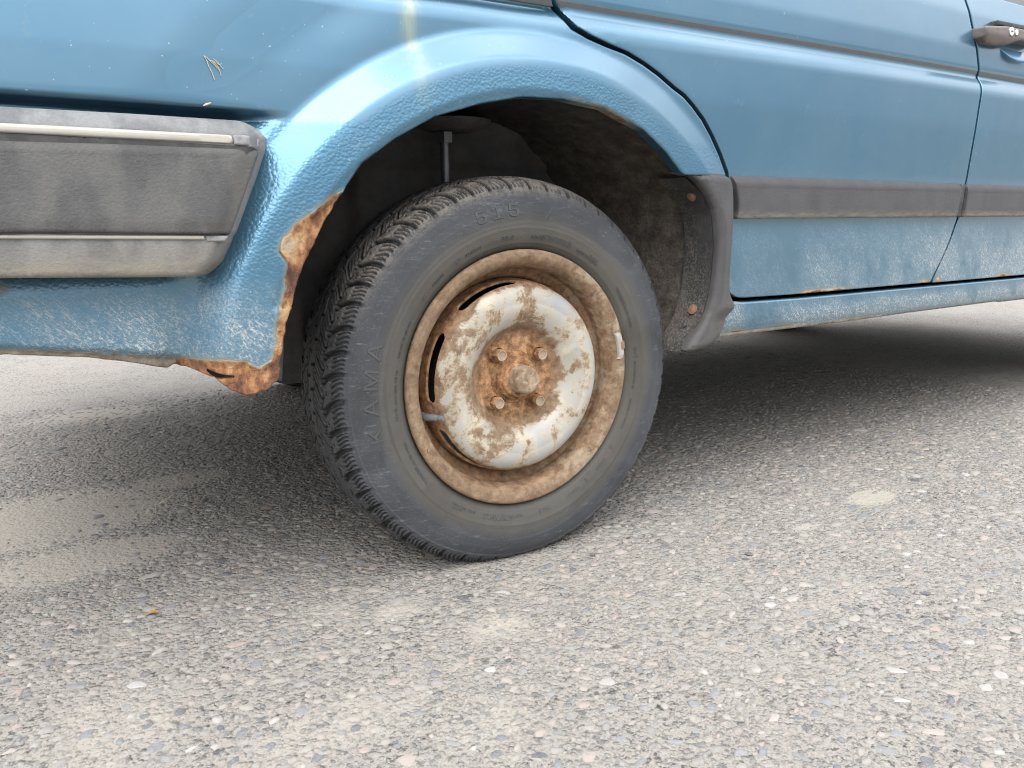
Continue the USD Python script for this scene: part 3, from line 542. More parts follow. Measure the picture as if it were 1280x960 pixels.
ins = Polygon([(SB, .6035), (-.60, .6022), (-.3900, .5985), (-.3855, .5960), (-.3870, .5900), (-.4210, .5090), (-.4235, .5070), (-.4290, .5066), (-.60, .5110), (SB, .5110)])
def o_ins(x, z): return o_bar(x, z) * 0 + .0790 - bow(x) - .0075 * sm(.592, .604, z) - .002 * sm(.520, .510, z) - .006 * sm(-.41, -.385, x + (.60 - z) * .38)
V, F = panel(ins.buffer(.0016), lambda x, z: o_bar(x, z) + .0006, .0055, .0003, .006); obj('insert_gap_shade', (wrap(V), F), 'black_rubber', bump, True)  # thin dark band standing in for the shaded groove round the insert
V, F = panel(ins, o_ins, .0055, .0022, .012); obj('bumper_insert', (wrap(V), F), 'bumper_insert', bump, True, dict(low=.3 * sm(.53, .508, V[:, 2])))
def strip(z0, z1, xr, bulge, base, name, look):
    p = Polygon([(SB, z1(-.65)), (-.65, z1(-.65)), (xr, z1(xr)), (xr - .001, z0(xr)), (-.65, z0(-.65)), (SB, z0(-.65))])
    def H(x, z):
        a, b = z0(np.maximum(x, -.65)), z1(np.maximum(x, -.65)); t = (z - b) / (a - b) * 2 - 1; return base - bow(x) + bulge * np.sqrt(np.maximum(1 - .95 * t * t, 0))
    V, F = panel(p, H, .0035, .0008, .008, bstep=.003); obj(name, (wrap(V), F), look, bump, True)
strip(lambda x: UST0(x) - .0004, lambda x: UST1(x) + .0012, -.4132, .0050, .0735, 'cream_strip', 'cream_strip')
strip(lambda x: LST0(x) - .0003, lambda x: LST1(x) + .0002, -.4500, .0036, .0705, 'cream_strip', 'cream_strip')
for poly, z_s, b in (([(-.4122, .6116), (-.3860, .6116), (-.3818, .6095), (-.3832, .6005), (-.4128, .6012)], .606, .0775), ([(-.4492, .5058), (-.4245, .5045), (-.4290, .4985), (-.4480, .4985)], .5015, .0735)):
    q = Polygon(poly).buffer(-.001).buffer(.001); V, F = panel(q, lambda x, z, b=b: b - bow(x) + .0012 * np.cos((x + .43) * 250) - .014 * sm(-.40, -.383, x), .003, .0018, .012); obj('strip_end_clip', (V, F), 'grey_clip', bump, True)
hole = trimesh.creation.cylinder(.0021, .004, sections=20); hole.apply_scale((2.9, 1, 1)); hole.apply_transform(trimesh.transformations.rotation_matrix(PI / 2, (1, 0, 0))); hole.apply_translation((-.4621, -.0515, .4690)); obj('drain_hole', hole, 'underbody', bump)
# ---- wheel
wheel = xf('rear_wheel', car, label='rusty painted steel wheel with a dusty winter tyre')
def tyre():
    YC = .083
    half = np.array([(.010, .1925), (.003, .1975), (-.004, .2050), (-.0085, .2150), (-.0102, .2225), (-.0112, .2252), (-.0112, .2270), (-.0100, .2285), (-.0102, .2360), (-.0095, .2460), (-.0072, .2560), (-.0045, .2650), (-.0018, .2720), (.0000, .2755), (-.0008, .2772), (.0004, .2790), (.0034, .2835), (.0078, .2888), (.0135, .2933), (.0205, .2966), (.0300, .2990), (.0450, .3008), (.0640, .3018), (YC, .3021)])
    seg = np.r_[0, np.cumsum(np.linalg.norm(np.diff(half, axis=0), axis=1))]
    knee = seg[15]
    s = np.r_[np.linspace(0, knee, 54, endpoint=False), np.linspace(knee, seg[-1], 62)]
    ph = np.stack([np.interp(s, seg, half[:, 0]), np.interp(s, seg, half[:, 1])], 1)
    for _ in range(2): ph[1:-1] = ph[1:-1] * .5 + (ph[:-2] + ph[2:]) * .25
    full = np.vstack([ph, np.c_[2 * YC - ph[::-1][1:, 0], ph[::-1][1:, 1]]][:1] + [np.c_[2 * YC - ph[::-1][1::1, 0], ph[::-1][1::1, 1]]])
    keep = len(full) - 40; full = full[:keep]
    t = np.gradient(full, axis=0); t /= np.linalg.norm(t, axis=1, keepdims=True); nrm = np.c_[-t[:, 1], t[:, 0]]          # pointing outwards
    NB, per = 54, 34; NT = NB * per
    th = np.linspace(0, 2 * PI, NT, endpoint=False); Y, R = full[:, 0], full[:, 1]
    TH = th[:, None]; yy = np.minimum(Y, 2 * YC - Y)[None]; side = (Y > YC)[None]; rr = R[None]
    u0 = (TH / (2 * PI) * NB + np.where(side, .5, 0)); D = np.zeros((NT, len(full)))
    tre = (rr > .2775) & (yy > -.001)
    def groove(u, w, k=3.0): return np.clip((w - np.abs(u)) * k / w, 0, 1)
    fr = lambda u: (u + .5) % 1 - .5
    jit = .10 * np.sin(TH * 7) + .08 * np.sin(TH * 17)
    # shoulder blocks: lateral grooves, leaning; fading out on the sidewall
    lean = np.clip((yy - .004) / .03, 0, 1)
    u = fr(u0 + jit - .42 * lean ** 1.5)
    D = np.maximum(D, groove(u, .105 + .06 * lean) * .0066 * tre * (yy < .040) * (.15 + .85 * sm(.0008, .0060, yy)))
    # sipes across the shoulder: four per block
    us = (u0 + jit - .42 * lean ** 1.5 + .05 * np.sin(yy * 300)) * 5
    D = np.maximum(D, groove(fr(us), .24) * .0030 * tre * (yy > .0035) * (yy < .0185) * (np.abs(u) > .16))
        # zigzag circumferential groove, centre blocks, diagonal grooves, centre groove
    zig = .0395 + .0050 * (np.abs(fr(u0 + jit + .10)) * 4 - 1)
    D = np.maximum(D, groove(yy - zig, .0030) * .0068 * tre)
    u2 = fr(u0 + jit + (yy - .04) * 22)
    D = np.maximum(D, groove(u2, .085) * .006 * tre * (yy > zig) * (yy < .069))
    D = np.maximum(D, groove(fr((u0 + jit + (yy - .04) * 22) * 4), .13) * .0018 * tre * (yy > zig) * (yy < .067) * (np.abs(u2) > .15))
    zc = .0700 + .0025 * (np.abs(fr(u0 + jit + .35)) * 4 - 1); D = np.maximum(D, groove(yy - zc, .0025) * .0065 * tre)
    D = np.maximum(D, groove(fr((u0 + .25) * 1.0), .07) * .005 * tre * (yy > .0715))
    # stud holes
    for yo, ph_ in ((.027, .50), (.053, .35), (.061, .80)):
        du = fr(u0 + jit - .42 * np.clip((yo - .004) / .03, 0, 1) ** 1.5 * (yo < .04) + ph_) * (2 * PI * .30 / NB); D = np.maximum(D, (np.hypot(du, yy - yo) < .0020) * .004 * tre)
    # sidewall: fine ribs
    W = .0007 * (np.abs(rr - .2768) < .0010) * (yy < .002) + .0006 * (np.abs(rr - .2262) < .0008) * (yy < .002) + .0004 * (np.abs(rr - .2045) < .0008) * (yy < .002) + .00035 * (np.sin(rr * 2 * PI / .0016) > .3) * (rr > .2600) * (rr < .2740) * (yy < .004) + .0003 * sm(.2475, .2485, rr) * (rr < .2495) * (yy < .01)
    wear = (meshkit.fbm(np.stack(np.broadcast_arrays(np.cos(TH) * rr * 40, np.sin(TH) * rr * 40, yy * 60), -1), 3, 11) - .5) * .0006 * tre
    off = W - D + wear
    yv = Y[None] + nrm[None, :, 0] * off; rv = rr + nrm[None, :, 1] * off
    V = np.stack([rv * np.cos(TH), yv, WZ + rv * np.sin(TH)], -1)
    # weight on the tyre: flat at the ground, sidewall bulging above it
    ang = np.abs((TH + PI / 2 + PI) % (2 * PI) - PI); b = np.exp(-(ang / .42) ** 2) * np.exp(-((rr - .252) / .026) ** 2) * .0075
    V[..., 1] += np.where(side, 1, -1) * b
    V[..., 2] = np.where(V[..., 2] < .0022, .0022 - (.0022 - V[..., 2]) * .06, V[..., 2])
    m = len(full); i, j = np.meshgrid(np.arange(NT), np.arange(m - 1), indexing='ij'); a = i * m + j; c = ((i + 1) % NT) * m + j
    F = np.vstack([np.stack([a, a + 1, c], -1).reshape(-1, 3), np.stack([a + 1, c + 1, c], -1).reshape(-1, 3)])
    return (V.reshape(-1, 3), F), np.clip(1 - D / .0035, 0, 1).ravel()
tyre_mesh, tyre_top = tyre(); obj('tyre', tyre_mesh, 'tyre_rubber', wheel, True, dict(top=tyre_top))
def on_wall(m, r0, th, flip=False):
    """Bends flat relief (x along the rim, y outwards, z height) onto the sidewall at radius r0 around the angle th (clockwise reading)."""
    v = np.array(m.vertices); r = r0 + v[:, 1]; a = th - v[:, 0] / r0
    yw = np.interp(r, [.198, .205, .215, .2225, .2270, .2285, .236, .246, .256, .265, .272, .2755], [-.0002, -.004, -.0085, -.0102, -.0112, -.0100, -.0102, -.0095, -.0072, -.0045, -.0018, 0])
    ang = np.abs((a + PI / 2 + PI) % (2 * PI) - PI); bu = np.exp(-(ang / .42) ** 2) * np.exp(-((r - .252) / .026) ** 2) * .0075
    return trimesh.Trimesh(np.stack([r * np.cos(a), yw - bu + .0004 - v[:, 2], WZ + r * np.sin(a)], 1), m.faces, process=False)
def word(text, h, r0, deg, gap=1.25, depth=.0011, wide=1.0):
    """Raised lettering centred on the angle deg, reading clockwise."""
    out, x = [], 0.0
    for ch in text:
        if ch == ' ': x += h * .6; continue
        m = meshkit.text_mesh(ch, h, depth); lo, hi = m.bounds[0][0], m.bounds[1][0]; m.apply_translation((x - lo, 0, 0)); out.append(m); x += (hi - lo) + h * (gap - 1) + h * .12
    m = cat(*out); m.apply_translation((-x / 2, 0, 0)); m.apply_scale((wide, 1, 1)); m = m.subdivide_to_size(.006) if max(m.extents) > .02 and h > .012 else m
    return on_wall(m, r0, math.radians(deg))
def hollow(text, h, r0, deg, gap):
    return word(text, h, r0, deg, gap, .0013, 1.45)
def ring_mark(deg, r0, rad):
    n = 24; t = np.linspace(0, 2 * PI, n, endpoint=False); out = Polygon(np.c_[np.cos(t), np.sin(t)] * rad).difference(Polygon(np.c_[np.cos(t), np.sin(t)] * rad * .78))
    m = trimesh.creation.extrude_polygon(out, .0006, engine='earcut'); return on_wall(m, r0, math.radians(deg))
def bar(p, q, w, deg, r0):
    L = LineString([p, q]).segmentize(.004).buffer(w / 2, cap_style=2); m = trimesh.creation.extrude_polygon(L, .0006, engine='earcut'); return on_wall(m, r0, math.radians(deg))
E_, L_ = [], []
for base in (0, 180):
    for text, h, r0, mid, pitch in () if base else (('KAMA', .0180, .2400, 177.5, 8.9), ('515', .017, .2430, 100.5, 6.2)):
        for q, ch in enumerate(text): obj('raised_letter', hollow(ch, h, r0, mid + base - (q - (len(text) - 1) / 2) * pitch, 1.0), 'lettering_rubber', wheel, False)
    for s in (-1, 1):
        L_ += [bar((s * .030, -.016), (s * .058, .022), .0012, 91 + base, .246), bar((s * .040, -.016), (s * .068, .022), .0009, 91 + base, .246)]
    for k in range(4): L_.append(bar((-.012, -.010 + k * .004), (.012, -.012 + k * .006), .0008, 160 + base, .245))
    L_ += [word('175/70R13', .0072, .2105, 75 + base, 1.05), word('82T', .0075, .2105, 55 + base, 1.1), word('BELS', .006, .2110, 98 + base, 1.1), word('TUBELESS', .0045, .2110, 33 + base, 1.1), word('E', .005, .2095, 122 + base), ring_mark(122 + base, .212, .0062), word('0205197', .004, .2105, 114 + base), word('E', .005, .2085, 141 + base), ring_mark(141 + base, .2110, .0062), word('020581', .004, .2105, 132 + base)]
    L_ += [word('MAX LOAD 475 kg', .0034, .2105, 176 + base, 1.1), word('STEEL BELTED RADIAL', .0034, .2105, 205 + base, 1.1), word('MADE IN RUSSIA', .0036, .2105, 238 + base, 1.1), word('WINTER', .0042, .2105, 264 + base, 1.1), word('M+S', .006, .2105, 6 + base, 1.1), word('INFLATE TO 250 kPa', .0034, .2105, -22 + base, 1.1)]
obj('fine_lettering', cat(*L_), 'lettering_rubber', wheel, False, kind='stuff')
rim_p = [(.012, .1920), (.004, .1945), (-.0005, .1952), (-.0035, .1940), (-.0052, .1910), (-.0055, .1870), (-.0040, .1820), (-.0010, .1770), (.0035, .1730), (.0100, .1702), (.0200, .1684), (.0290, .1672), (.0320, .1690), (.0350, .1672), (.0375, .1640), (.0430, .1590), (.0480, .1540), (.0540, .1512), (.0640, .1505), (.0900, .1510), (.1050, .1620), (.1250, .1690), (.1500, .1720), (.1620, .1780), (.1680, .1930)]
sp = np.array(rim_p); k = np.r_[0, np.cumsum(np.linalg.norm(np.diff(sp, axis=0), axis=1))]; s = np.linspace(0, k[-1], 90); sp = np.stack([np.interp(s, k, sp[:, 0]), np.interp(s, k, sp[:, 1])], 1)
for _ in range(1): sp[1:-1] = sp[1:-1] * .5 + (sp[:-2] + sp[2:]) * .25
def rough_lathe(prof, n, amp, sc, seed):
    V, F = lathe(prof, n, (0, WZ)); c = V - [0, 0, WZ]; rad = np.hypot(c[:, 0], c[:, 2]); d = (meshkit.fbm(V * sc, 3, seed) - .5) * 2 * amp
    V = V.copy(); V[:, 1] += d; V[:, 0] += c[:, 0] / np.maximum(rad, 1e-4) * d * .5; V[:, 2] += c[:, 2] / np.maximum(rad, 1e-4) * d * .5; return V, F
obj('rim', rough_lathe(sp, 360, .0006, 120, 3), 'rim_rust', wheel, True, label='rusty brown outer rim of the wheel')
out = np.array([(.0290, .0), (.0290, .064), (.0275, .0675), (.0225, .0735), (.0150, .0800), (.0080, .0870), (.0020, .0960), (-.0020, .1060), (-.0032, .1150), (-.0022, .1240), (.0008, .1320), (.0050, .1385), (.0105, .1430), (.0180, .1462), (.0300, .1490), (.0420, .1503), (.0550, .1508)])
k = np.r_[0, np.cumsum(np.linalg.norm(np.diff(out, axis=0), axis=1))]; s = np.linspace(0, k[-1], 70); out = np.stack([np.interp(s, k, out[:, 0]), np.interp(s, k, out[:, 1])], 1)
for _ in range(2): out[1:-1] = out[1:-1] * .5 + (out[:-2] + out[2:]) * .25
t = np.gradient(out, axis=0); t /= np.linalg.norm(t, axis=1, keepdims=True); inn = out + np.c_[t[:, 1], -t[:, 0]] * .0034; inn[0, 1] = 0; inn[:, 1] = np.maximum(inn[:, 1], 0)
cs = m3.CrossSection([np.c_[out[:, 1], -out[:, 0]].tolist() + np.c_[inn[::-1, 1], -inn[::-1, 0]].tolist()], m3.FillRule.NonZero)
dk = cs.revolve(240)                                                        # about z; local z = -y of the car
for a in (111, 168, 226, 284, 342, 54):
    tools = []
    for da in np.linspace(-17, 17, 13):
        w = math.radians(a + da); rt = 1 - max(abs(da) - 14, 0) / 3 * .0
        c = m3.Manifold.sphere(.0092, 16).scale([1, 1, .95]).translate([0, 0, 0]); pts = []
        tools.append((w, c))
    hulls = [m3.Manifold.batch_hull([tools[i][1].translate([.138 * math.cos(tools[i][0]), .138 * math.sin(tools[i][0]), -.0215]), tools[i][1].translate([.160 * math.cos(tools[i][0]), .160 * math.sin(tools[i][0]), -.0215]), tools[i + 1][1].translate([.138 * math.cos(tools[i + 1][0]), .138 * math.sin(tools[i + 1][0]), -.0215]), tools[i + 1][1].translate([.160 * math.cos(tools[i + 1][0]), .160 * math.sin(tools[i + 1][0]), -.0215])]) for i in range(len(tools) - 1)]
    dk = dk - m3.Manifold.batch_boolean(hulls, m3.OpType.Add)
dm = tm(dk); v = np.array(dm.vertices); dm = trimesh.Trimesh(np.stack([v[:, 0], -v[:, 2], WZ + v[:, 1]], 1), dm.faces[:, ::1], process=False)
obj('wheel_disc', dm, 'disc_paint', wheel, 35, label='silver painted wheel disc blotched with tan rust')
HUBR = 41
for kk in range(4):
    a = math.radians(HUBR + 90 * kk); c = (.0515 * math.cos(a), WZ + .0515 * math.sin(a))
    col = lathe([(.0295, .0145), (.0265, .0136), (.0235, .0118), (.0205, .0114), (.0190, .0101)], 24, c)
    V, F = col; hx = lathe([(.0225, .0097), (.0085, .0097), (.0068, .0086), (.0064, .0076)], 6, c)
    b = obj('wheel_bolt', cat(trimesh.Trimesh(*col, process=False), trimesh.Trimesh(*hx, process=False)), 'hub_rust', wheel, 35)
    obj('bolt_end', lathe([(.0062, .0080), (.0062, .0068), (.0078, .0060), (.0088, .0001)], 20, c), 'bolt_face', wheel, 40)
capd = (.0005, WZ - .0015)
obj('hub_collar', rough_lathe([(.0300, .0415), (.0250, .0400), (.0225, .0375), (.0228, .0350), (.0165, .0338), (.0150, .0322), (.0155, .0300), (.0100, .0290), (.0085, .0272), (.0090, .0200)], 96, .0009, 170, 8), 'hub_rust', wheel, True)
obj('grease_cap', rough_lathe([(.0150, .0240), (.0135, .0248), (.0120, .0240), (.0095, .0222), (.0020, .0218), (-.0085, .0214), (-.0122, .0202), (-.0142, .0180), (-.0150, .0140), (-.0156, .0060), (-.0157, .0001)], 72, .0004, 150, 9), 'cap_look', wheel, True, label='domed pale rusty grease cap at the hub')
def tube(pts, rads, n=18):
    p = np.asarray(pts, float); t = np.gradient(p, axis=0); t /= np.linalg.norm(t, axis=1, keepdims=True)
    a = np.cross(t, (0.1, .2, 1.0)); a /= np.linalg.norm(a, axis=1, keepdims=True); b = np.cross(t, a); th = np.linspace(0, 2 * PI, n, endpoint=False)
    V = (p[:, None] + np.asarray(rads)[:, None, None] * (np.cos(th)[None, :, None] * a[:, None] + np.sin(th)[None, :, None] * b[:, None])).reshape(-1, 3); m = len(p); F = []
    for k in range(m - 1):
        i = np.arange(n) + k * n; j = (np.arange(n) + 1) % n + k * n; F += [np.stack([i, j, i + n], 1), np.stack([j, j + n, i + n], 1)]
    c0, c1 = len(V), len(V) + 1; V = np.vstack([V, p[0], p[-1]]); i = np.arange(n); j = (i + 1) % n
    F += [np.stack([np.full(n, c0), j, i], 1), np.stack([np.full(n, c1), i + (m - 1) * n, j + (m - 1) * n], 1)]
    return V, np.vstack(F)
def along(a, b, t): return np.array(a) * (1 - t) + np.array(b) * t
A, B, C_ = (-.1590, .0420, .2410), (-.1560, .0200, .2420), (-.1400, -.0050, .2432)
obj('valve_stem', tube([A, along(A, B, .5), B, along(B, C_, .35), along(B, C_, .62), along(B, C_, .64), along(B, C_, .86), along(B, C_, .87), C_], [.0075, .0066, .0056, .0050, .0047, .0040, .0040, .0035, .0033]), 'valve_rubber', wheel, 35)
wa = np.radians(np.linspace(4.5, 18.5, 15)); WP = [(.0, .1800), (-.0062, .1795), (-.0088, .1815), (-.0095, .1850), (-.0088, .1885), (-.0060, .1910), (.0, .1905)]
V = np.array([[r * (1 - .35 * abs(k / 14 * 2 - 1) ** 6 * (abs(r - .185) / .185)) * math.cos(a), y * (1 - .45 * abs(k / 14 * 2 - 1) ** 5), WZ + r * math.sin(a)] for k, a in enumerate(wa) for y, r in WP]); m = len(WP); F = []
for k in range(14):
    for q in range(m - 1): F += [(k * m + q, k * m + q + 1, (k + 1) * m + q), (k * m + q + 1, (k + 1) * m + q + 1, (k + 1) * m + q)]
F += [(0, q, q + 1) for q in range(1, m - 1)] + [(14 * m, 14 * m + q + 1, 14 * m + q) for q in range(1, m - 1)]
bw = obj('balance_weight', (V, np.array(F)), 'zinc', wheel, True, label='pale zinc balance weight clipped on the rim')
V = np.array([[r * math.cos(a), y, WZ + r * math.sin(a)] for a in np.radians([9.5, 11.5, 13.5]) for y, r in [(-.0102, .1840), (-.0098, .1890), (-.0072, .1930), (-.0030, .1965), (.0010, .1972)]]); F = []
for k in range(2):
    for q in range(4): i = k * 5 + q; F += [(i, i + 1, i + 5), (i + 1, i + 6, i + 5)]
obj('weight_clip', (V, np.array(F)), 'rim_rust', wheel, True)
obj('brake_drum', lathe([(.060, .0), (.060, .115), (.065, .120), (.12, .122), (.125, .10), (.125, 0)], 60, (0, WZ)), 'underbody', wheel, True)
# ---- the rest of the car, mostly out of the frame: underbody, far side, roof, other wheels
def box(x0, x1, y0, y1, z0, z1): return trimesh.creation.box((x1 - x0, y1 - y0, z1 - z0), trimesh.transformations.translation_matrix(((x0 + x1) / 2, (y0 + y1) / 2, (z0 + z1) / 2)))
obj('underbody', cat(box(.44, 2.10, .012, 1.60, .322, .50), box(.50, 2.9, .50, 1.12, .262, .33), box(-.62, .44, .24, 1.38, .385, .52), box(2.1, 3.15, .24, 1.38, .36, .50), box(-.80, -.60, .03, 1.59, .40, .47), rod((0, .1, .27), (0, 1.5, .27), .035), rod((.5, .55, .31), (2.2, .55, .31), .025)), 'underbody', car, 40)  # floor lowered and central box added to block light from the far side
far = Polygon([(-.80, .38), (-.42, .33)] + [(.40 * math.cos(t), WZ + .40 * math.sin(t)) for t in np.linspace(PI - .15, .15, 24)] + [(.45, .31), (2.05, .31)] + [(2.475 + .40 * math.cos(t), WZ + .40 * math.sin(t)) for t in np.linspace(PI - .15, .15, 24)] + [(3.1, .36), (3.15, .85), (2.0, .96), (-.83, .96)])
V, F = panel(far, H_door, .03, .003, .02); V = V.copy(); V[:, 1] = 1.62 - V[:, 1]; obj('far_side', (V, F[:, ::-1]), 'paint_plain', car, True)
obj('rear_face', cat(box(-.845, -.80, .13, 1.49, .40, .975)), 'paint_plain', car)
obj('bonnet', box(2.1, 3.15, .02, 1.60, .84, .90), 'paint_plain', car); obj('nose', box(3.15, 3.24, .05, 1.57, .36, .88), 'paint_plain', car)
gh = trimesh.convex.convex_hull(np.array([(-.78, .04, .972), (-.78, 1.58, .972), (1.95, .04, .972), (1.95, 1.58, .972), (-.35, .20, 1.36), (-.35, 1.42, 1.36), (1.25, .20, 1.38), (1.25, 1.42, 1.38)]))
obj('windows', gh, 'glass_dark', car); obj('roof', trimesh.convex.convex_hull(np.array([(-.40, .17, 1.355), (-.40, 1.45, 1.355), (1.30, .17, 1.375), (1.30, 1.45, 1.375), (-.30, .24, 1.40), (-.30, 1.38, 1.40), (1.15, .24, 1.42), (1.15, 1.38, 1.42)])), 'paint_plain', car)
for x0, x1 in ((-.78, -.36), (.40, .44), (1.95, 1.26)): obj('pillar', trimesh.convex.convex_hull(np.array([(x0 - .03, .030, .97), (x0 + .09, .030, .97), (x0 + .09, .05, .97), (x1 - .03, .190, 1.36), (x1 + .06, .190, 1.36), (x1 + .06, .21, 1.36), (x0 - .03, .05, .97)])), 'paint_plain', car)
simple = lathe([(.02, .0), (.02, .19), (.004, .195), (-.010, .225), (-.008, .25), (.0, .276), (.02, .296), (.083, .302), (.146, .296), (.166, .25), (.15, .19), (.15, 0)], 72, (0, 0))
for px, py in ((2.475, 0), (.13, 1.60), (2.475, 1.62)):
    v = simple[0].copy()
    if py: v[:, 1] *= -1
    v = v + [px, py, .2965]; obj('far_wheel' if py else 'front_wheel', (v, simple[1]), 'black_rubber', car, 40)

# ------------------------------------------------------------------ ground
def spaced(a, b, d, far, g=1.16):
    x = list(np.arange(a, b, d)); s = d
    while x[-1] < far: s *= g; x.append(x[-1] + s)
    s = d
    while x[0] > -far: s *= g; x.insert(0, x[0] - s)
    return np.array(x)
gx, gy = spaced(-1.0, 1.25, .0056, 160), spaced(-.78, 1.0, .0054, 160)
SANDS = [(-.66, .60, .24, .17, 1.2), (-.42, .70, .12, .06, 1.0), (-.60, .36, .18, .09, 1.05), (.695, -.137, .060, .034, 1.4), (.47, -.165, .045, .018, .75), (-.245, -.060, .06, .035, .66), (-.150, -.170, .06, .045, .68), (-.33, -.02, .10, .05, .50), (-.60, -.13, .12, .13, .50), (-.10, .01, .05, .025, .58), (-.40, -.26, .18, .07, .50), (-.26, -.34, .10, .05, .48), (.30, -.36, .16, .06, .44), (-.52, 1.45, .25, .12, .8), (.62, .62, .16, .06, .6)]
def sand_at(x, y):
    s = np.zeros_like(x)
    for cx, cy, rx, ry, a in SANDS: s = np.maximum(s, a * np.exp(-(((x - cx) / rx) ** 2 + ((y - cy) / ry) ** 2) ** 1.3))
    return s
def ground_z(x, y, fine=True):
    p = np.stack([x, y, 0 * x], -1); near = sm(6, 2, np.hypot(x, y))
    z = (meshkit.fbm(p * 1.7, 2, 1) - .5) * .010 * near
    h = meshkit.fbm(p * 42, 2, 2) - .5
    z = z + near * (1 - .75 * np.clip(sand_at(x, y), 0, 1)) * h * .0034
    flat = np.exp(-((x / .16) ** 2 + ((y - .08) / .12) ** 2) ** 2); return z * (1 - flat) - .0012 * (1 - flat)
GX, GY = np.meshgrid(gx, gy, indexing='ij'); GZ = ground_z(GX, GY)
V = np.stack([GX, GY, GZ], -1).reshape(-1, 3); n, m = GX.shape; i, j = np.meshgrid(np.arange(n - 1), np.arange(m - 1), indexing='ij'); a = i * m + j
F = np.vstack([np.stack([a, a + m, a + 1], -1).reshape(-1, 3), np.stack([a + m, a + m + 1, a + 1], -1).reshape(-1, 3)])
ground = obj('ground', (V, F), 'asphalt', '/World', True, dict(sand=sand_at(V[:, 0], V[:, 1])), label='worn pale asphalt with exposed stones and patches of sand', category='ground', kind='structure')
# stones set in the asphalt: the largest ones one by one, the fine ones as one part
rng = np.random.default_rng(21)
ico1, ico2 = trimesh.creation.icosphere(1), trimesh.creation.icosphere(2)
def stone(x, y, size, seed, fine=False, rise=None):
    base = ico1 if fine else ico2; v = np.array(base.vertices); r = np.random.default_rng(seed)
    k = 1 + .5 * (meshkit.noise(v * 1.3 + r.uniform(0, 90, 3)) - .5) + .22 * (meshkit.noise(v * 3 + r.uniform(0, 90, 3)) - .5); v = v * k[:, None]
    n = r.normal(size=(5, 3)); n /= np.linalg.norm(n, axis=1, keepdims=True)                     # flat broken faces
    for q in n: d = v @ q; v = v - np.maximum(d - .72, 0)[:, None] * q
    asp = r.uniform(1.0, 1.75); sx, sy_ = size / 2 * asp ** .5, size / 2 / asp ** .5; v = v * [sx, sy_, size * .32]
    rise = r.uniform(.0010, .0022) if rise is None else rise
    top = v[:, 2].max(); v[:, 2] += rise - top + .0; v[:, 2] = np.where(v[:, 2] > rise * .35, rise * .35 + (v[:, 2] - rise * .35) * .6, v[:, 2])
    a = r.uniform(-.9, .9); c, s = math.cos(a), math.sin(a); v = np.stack([v[:, 0] * c - v[:, 1] * s + x, v[:, 0] * s + v[:, 1] * c + y, v[:, 2]], 1)
    return v, np.array(base.faces)
Mr = np.stack([_r, -_u, _f])
def to_px(x, y):
    q = (np.stack([x, y, 0 * x], -1) - EYE) @ Mr.T; return q[..., 2], np.abs(q[..., 0] / q[..., 2]), np.abs(q[..., 1] / q[..., 2])
N = 90000
cx, cy = rng.uniform(-1.0, 1.9, N), rng.uniform(-.78, 1.6, N); size = np.clip(rng.lognormal(math.log(.0076), .50, N), .0042, .038)
dep, ax_, ay = to_px(cx, cy); ok = (dep > .2) & (ax_ < .76) & (ay < .60) & (np.hypot(cx / .17, (cy - .08) / .13) > 1) & (rng.uniform(size=N) > sand_at(cx, cy) * .93)
cx, cy, size, dep = cx[ok], cy[ok], size[ok], dep[ok]
order = np.argsort(-size); taken = {}; keep = []
for i in order:                                                              # larger stones first, none on top of another
    key = (int(cx[i] // .03), int(cy[i] // .03)); good = True
    for dx in (-1, 0, 1):
        for dy in (-1, 0, 1):
            for k in taken.get((key[0] + dx, key[1] + dy), ()):
                if (cx[i] - cx[k]) ** 2 + (cy[i] - cy[k]) ** 2 < ((size[i] + size[k]) * .56) ** 2: good = False
    if good: taken.setdefault(key, []).append(i); keep.append(i)
keep = np.array(keep); app = size[keep] / dep[keep]; rank = keep[np.argsort(-app)]; big, rest = rank[:300], rank[300:26300]
tones = rng.beta(1.0, 1.35, N) * .93; covers = rng.beta(1.5, 1.1, N) * .92
for i in big:
    v, f = stone(cx[i], cy[i], size[i], int(i)); v[:, 2] += float(ground_z(np.array([cx[i]]), np.array([cy[i]]))[0])
    obj('stone', (v, f), 'stone', ground, True, dict(tone=np.full(len(v), tones[i]), cover=np.full(len(v), covers[i] * .62)))
gz = ground_z(cx, cy); M_ = len(rest); K = 8; th = np.arange(K) * 2 * PI / K          # a low dome of 17 points for each
rad = rng.uniform(.58, 1.18, (M_, K)); asp = rng.uniform(1.0, 1.7, M_) ** .5; rot = rng.uniform(-.9, .9, M_); rise = np.minimum(rng.uniform(.0009, .0024, M_), size[rest] * .22); tilt = rng.uniform(-.10, .10, (M_, 2))
def ring(f, h):
    X, Y = np.cos(th) * rad * f * (size[rest] / 2 * asp)[:, None], np.sin(th) * rad * f * (size[rest] / 2 / asp)[:, None]
    return np.stack([X * np.cos(rot)[:, None] - Y * np.sin(rot)[:, None], X * np.sin(rot)[:, None] + Y * np.cos(rot)[:, None], h[:, None] + X * tilt[:, :1] + Y * tilt[:, 1:]], -1)
VV = np.concatenate([ring(1.0, -.0012 + 0 * rise), ring(.80, rise * .82), ring(.0, rise)[:, :1]], 1) + np.stack([cx[rest], cy[rest], gz[rest]], -1)[:, None]
a = np.arange(K); b = (a + 1) % K; f1 = np.vstack([np.stack([a, b, a + K], 1), np.stack([b, b + K, a + K], 1), np.stack([a + K, b + K, np.full(K, 2 * K)], 1)])
FF = (f1[None] + (np.arange(M_) * (2 * K + 1))[:, None, None]).reshape(-1, 3)
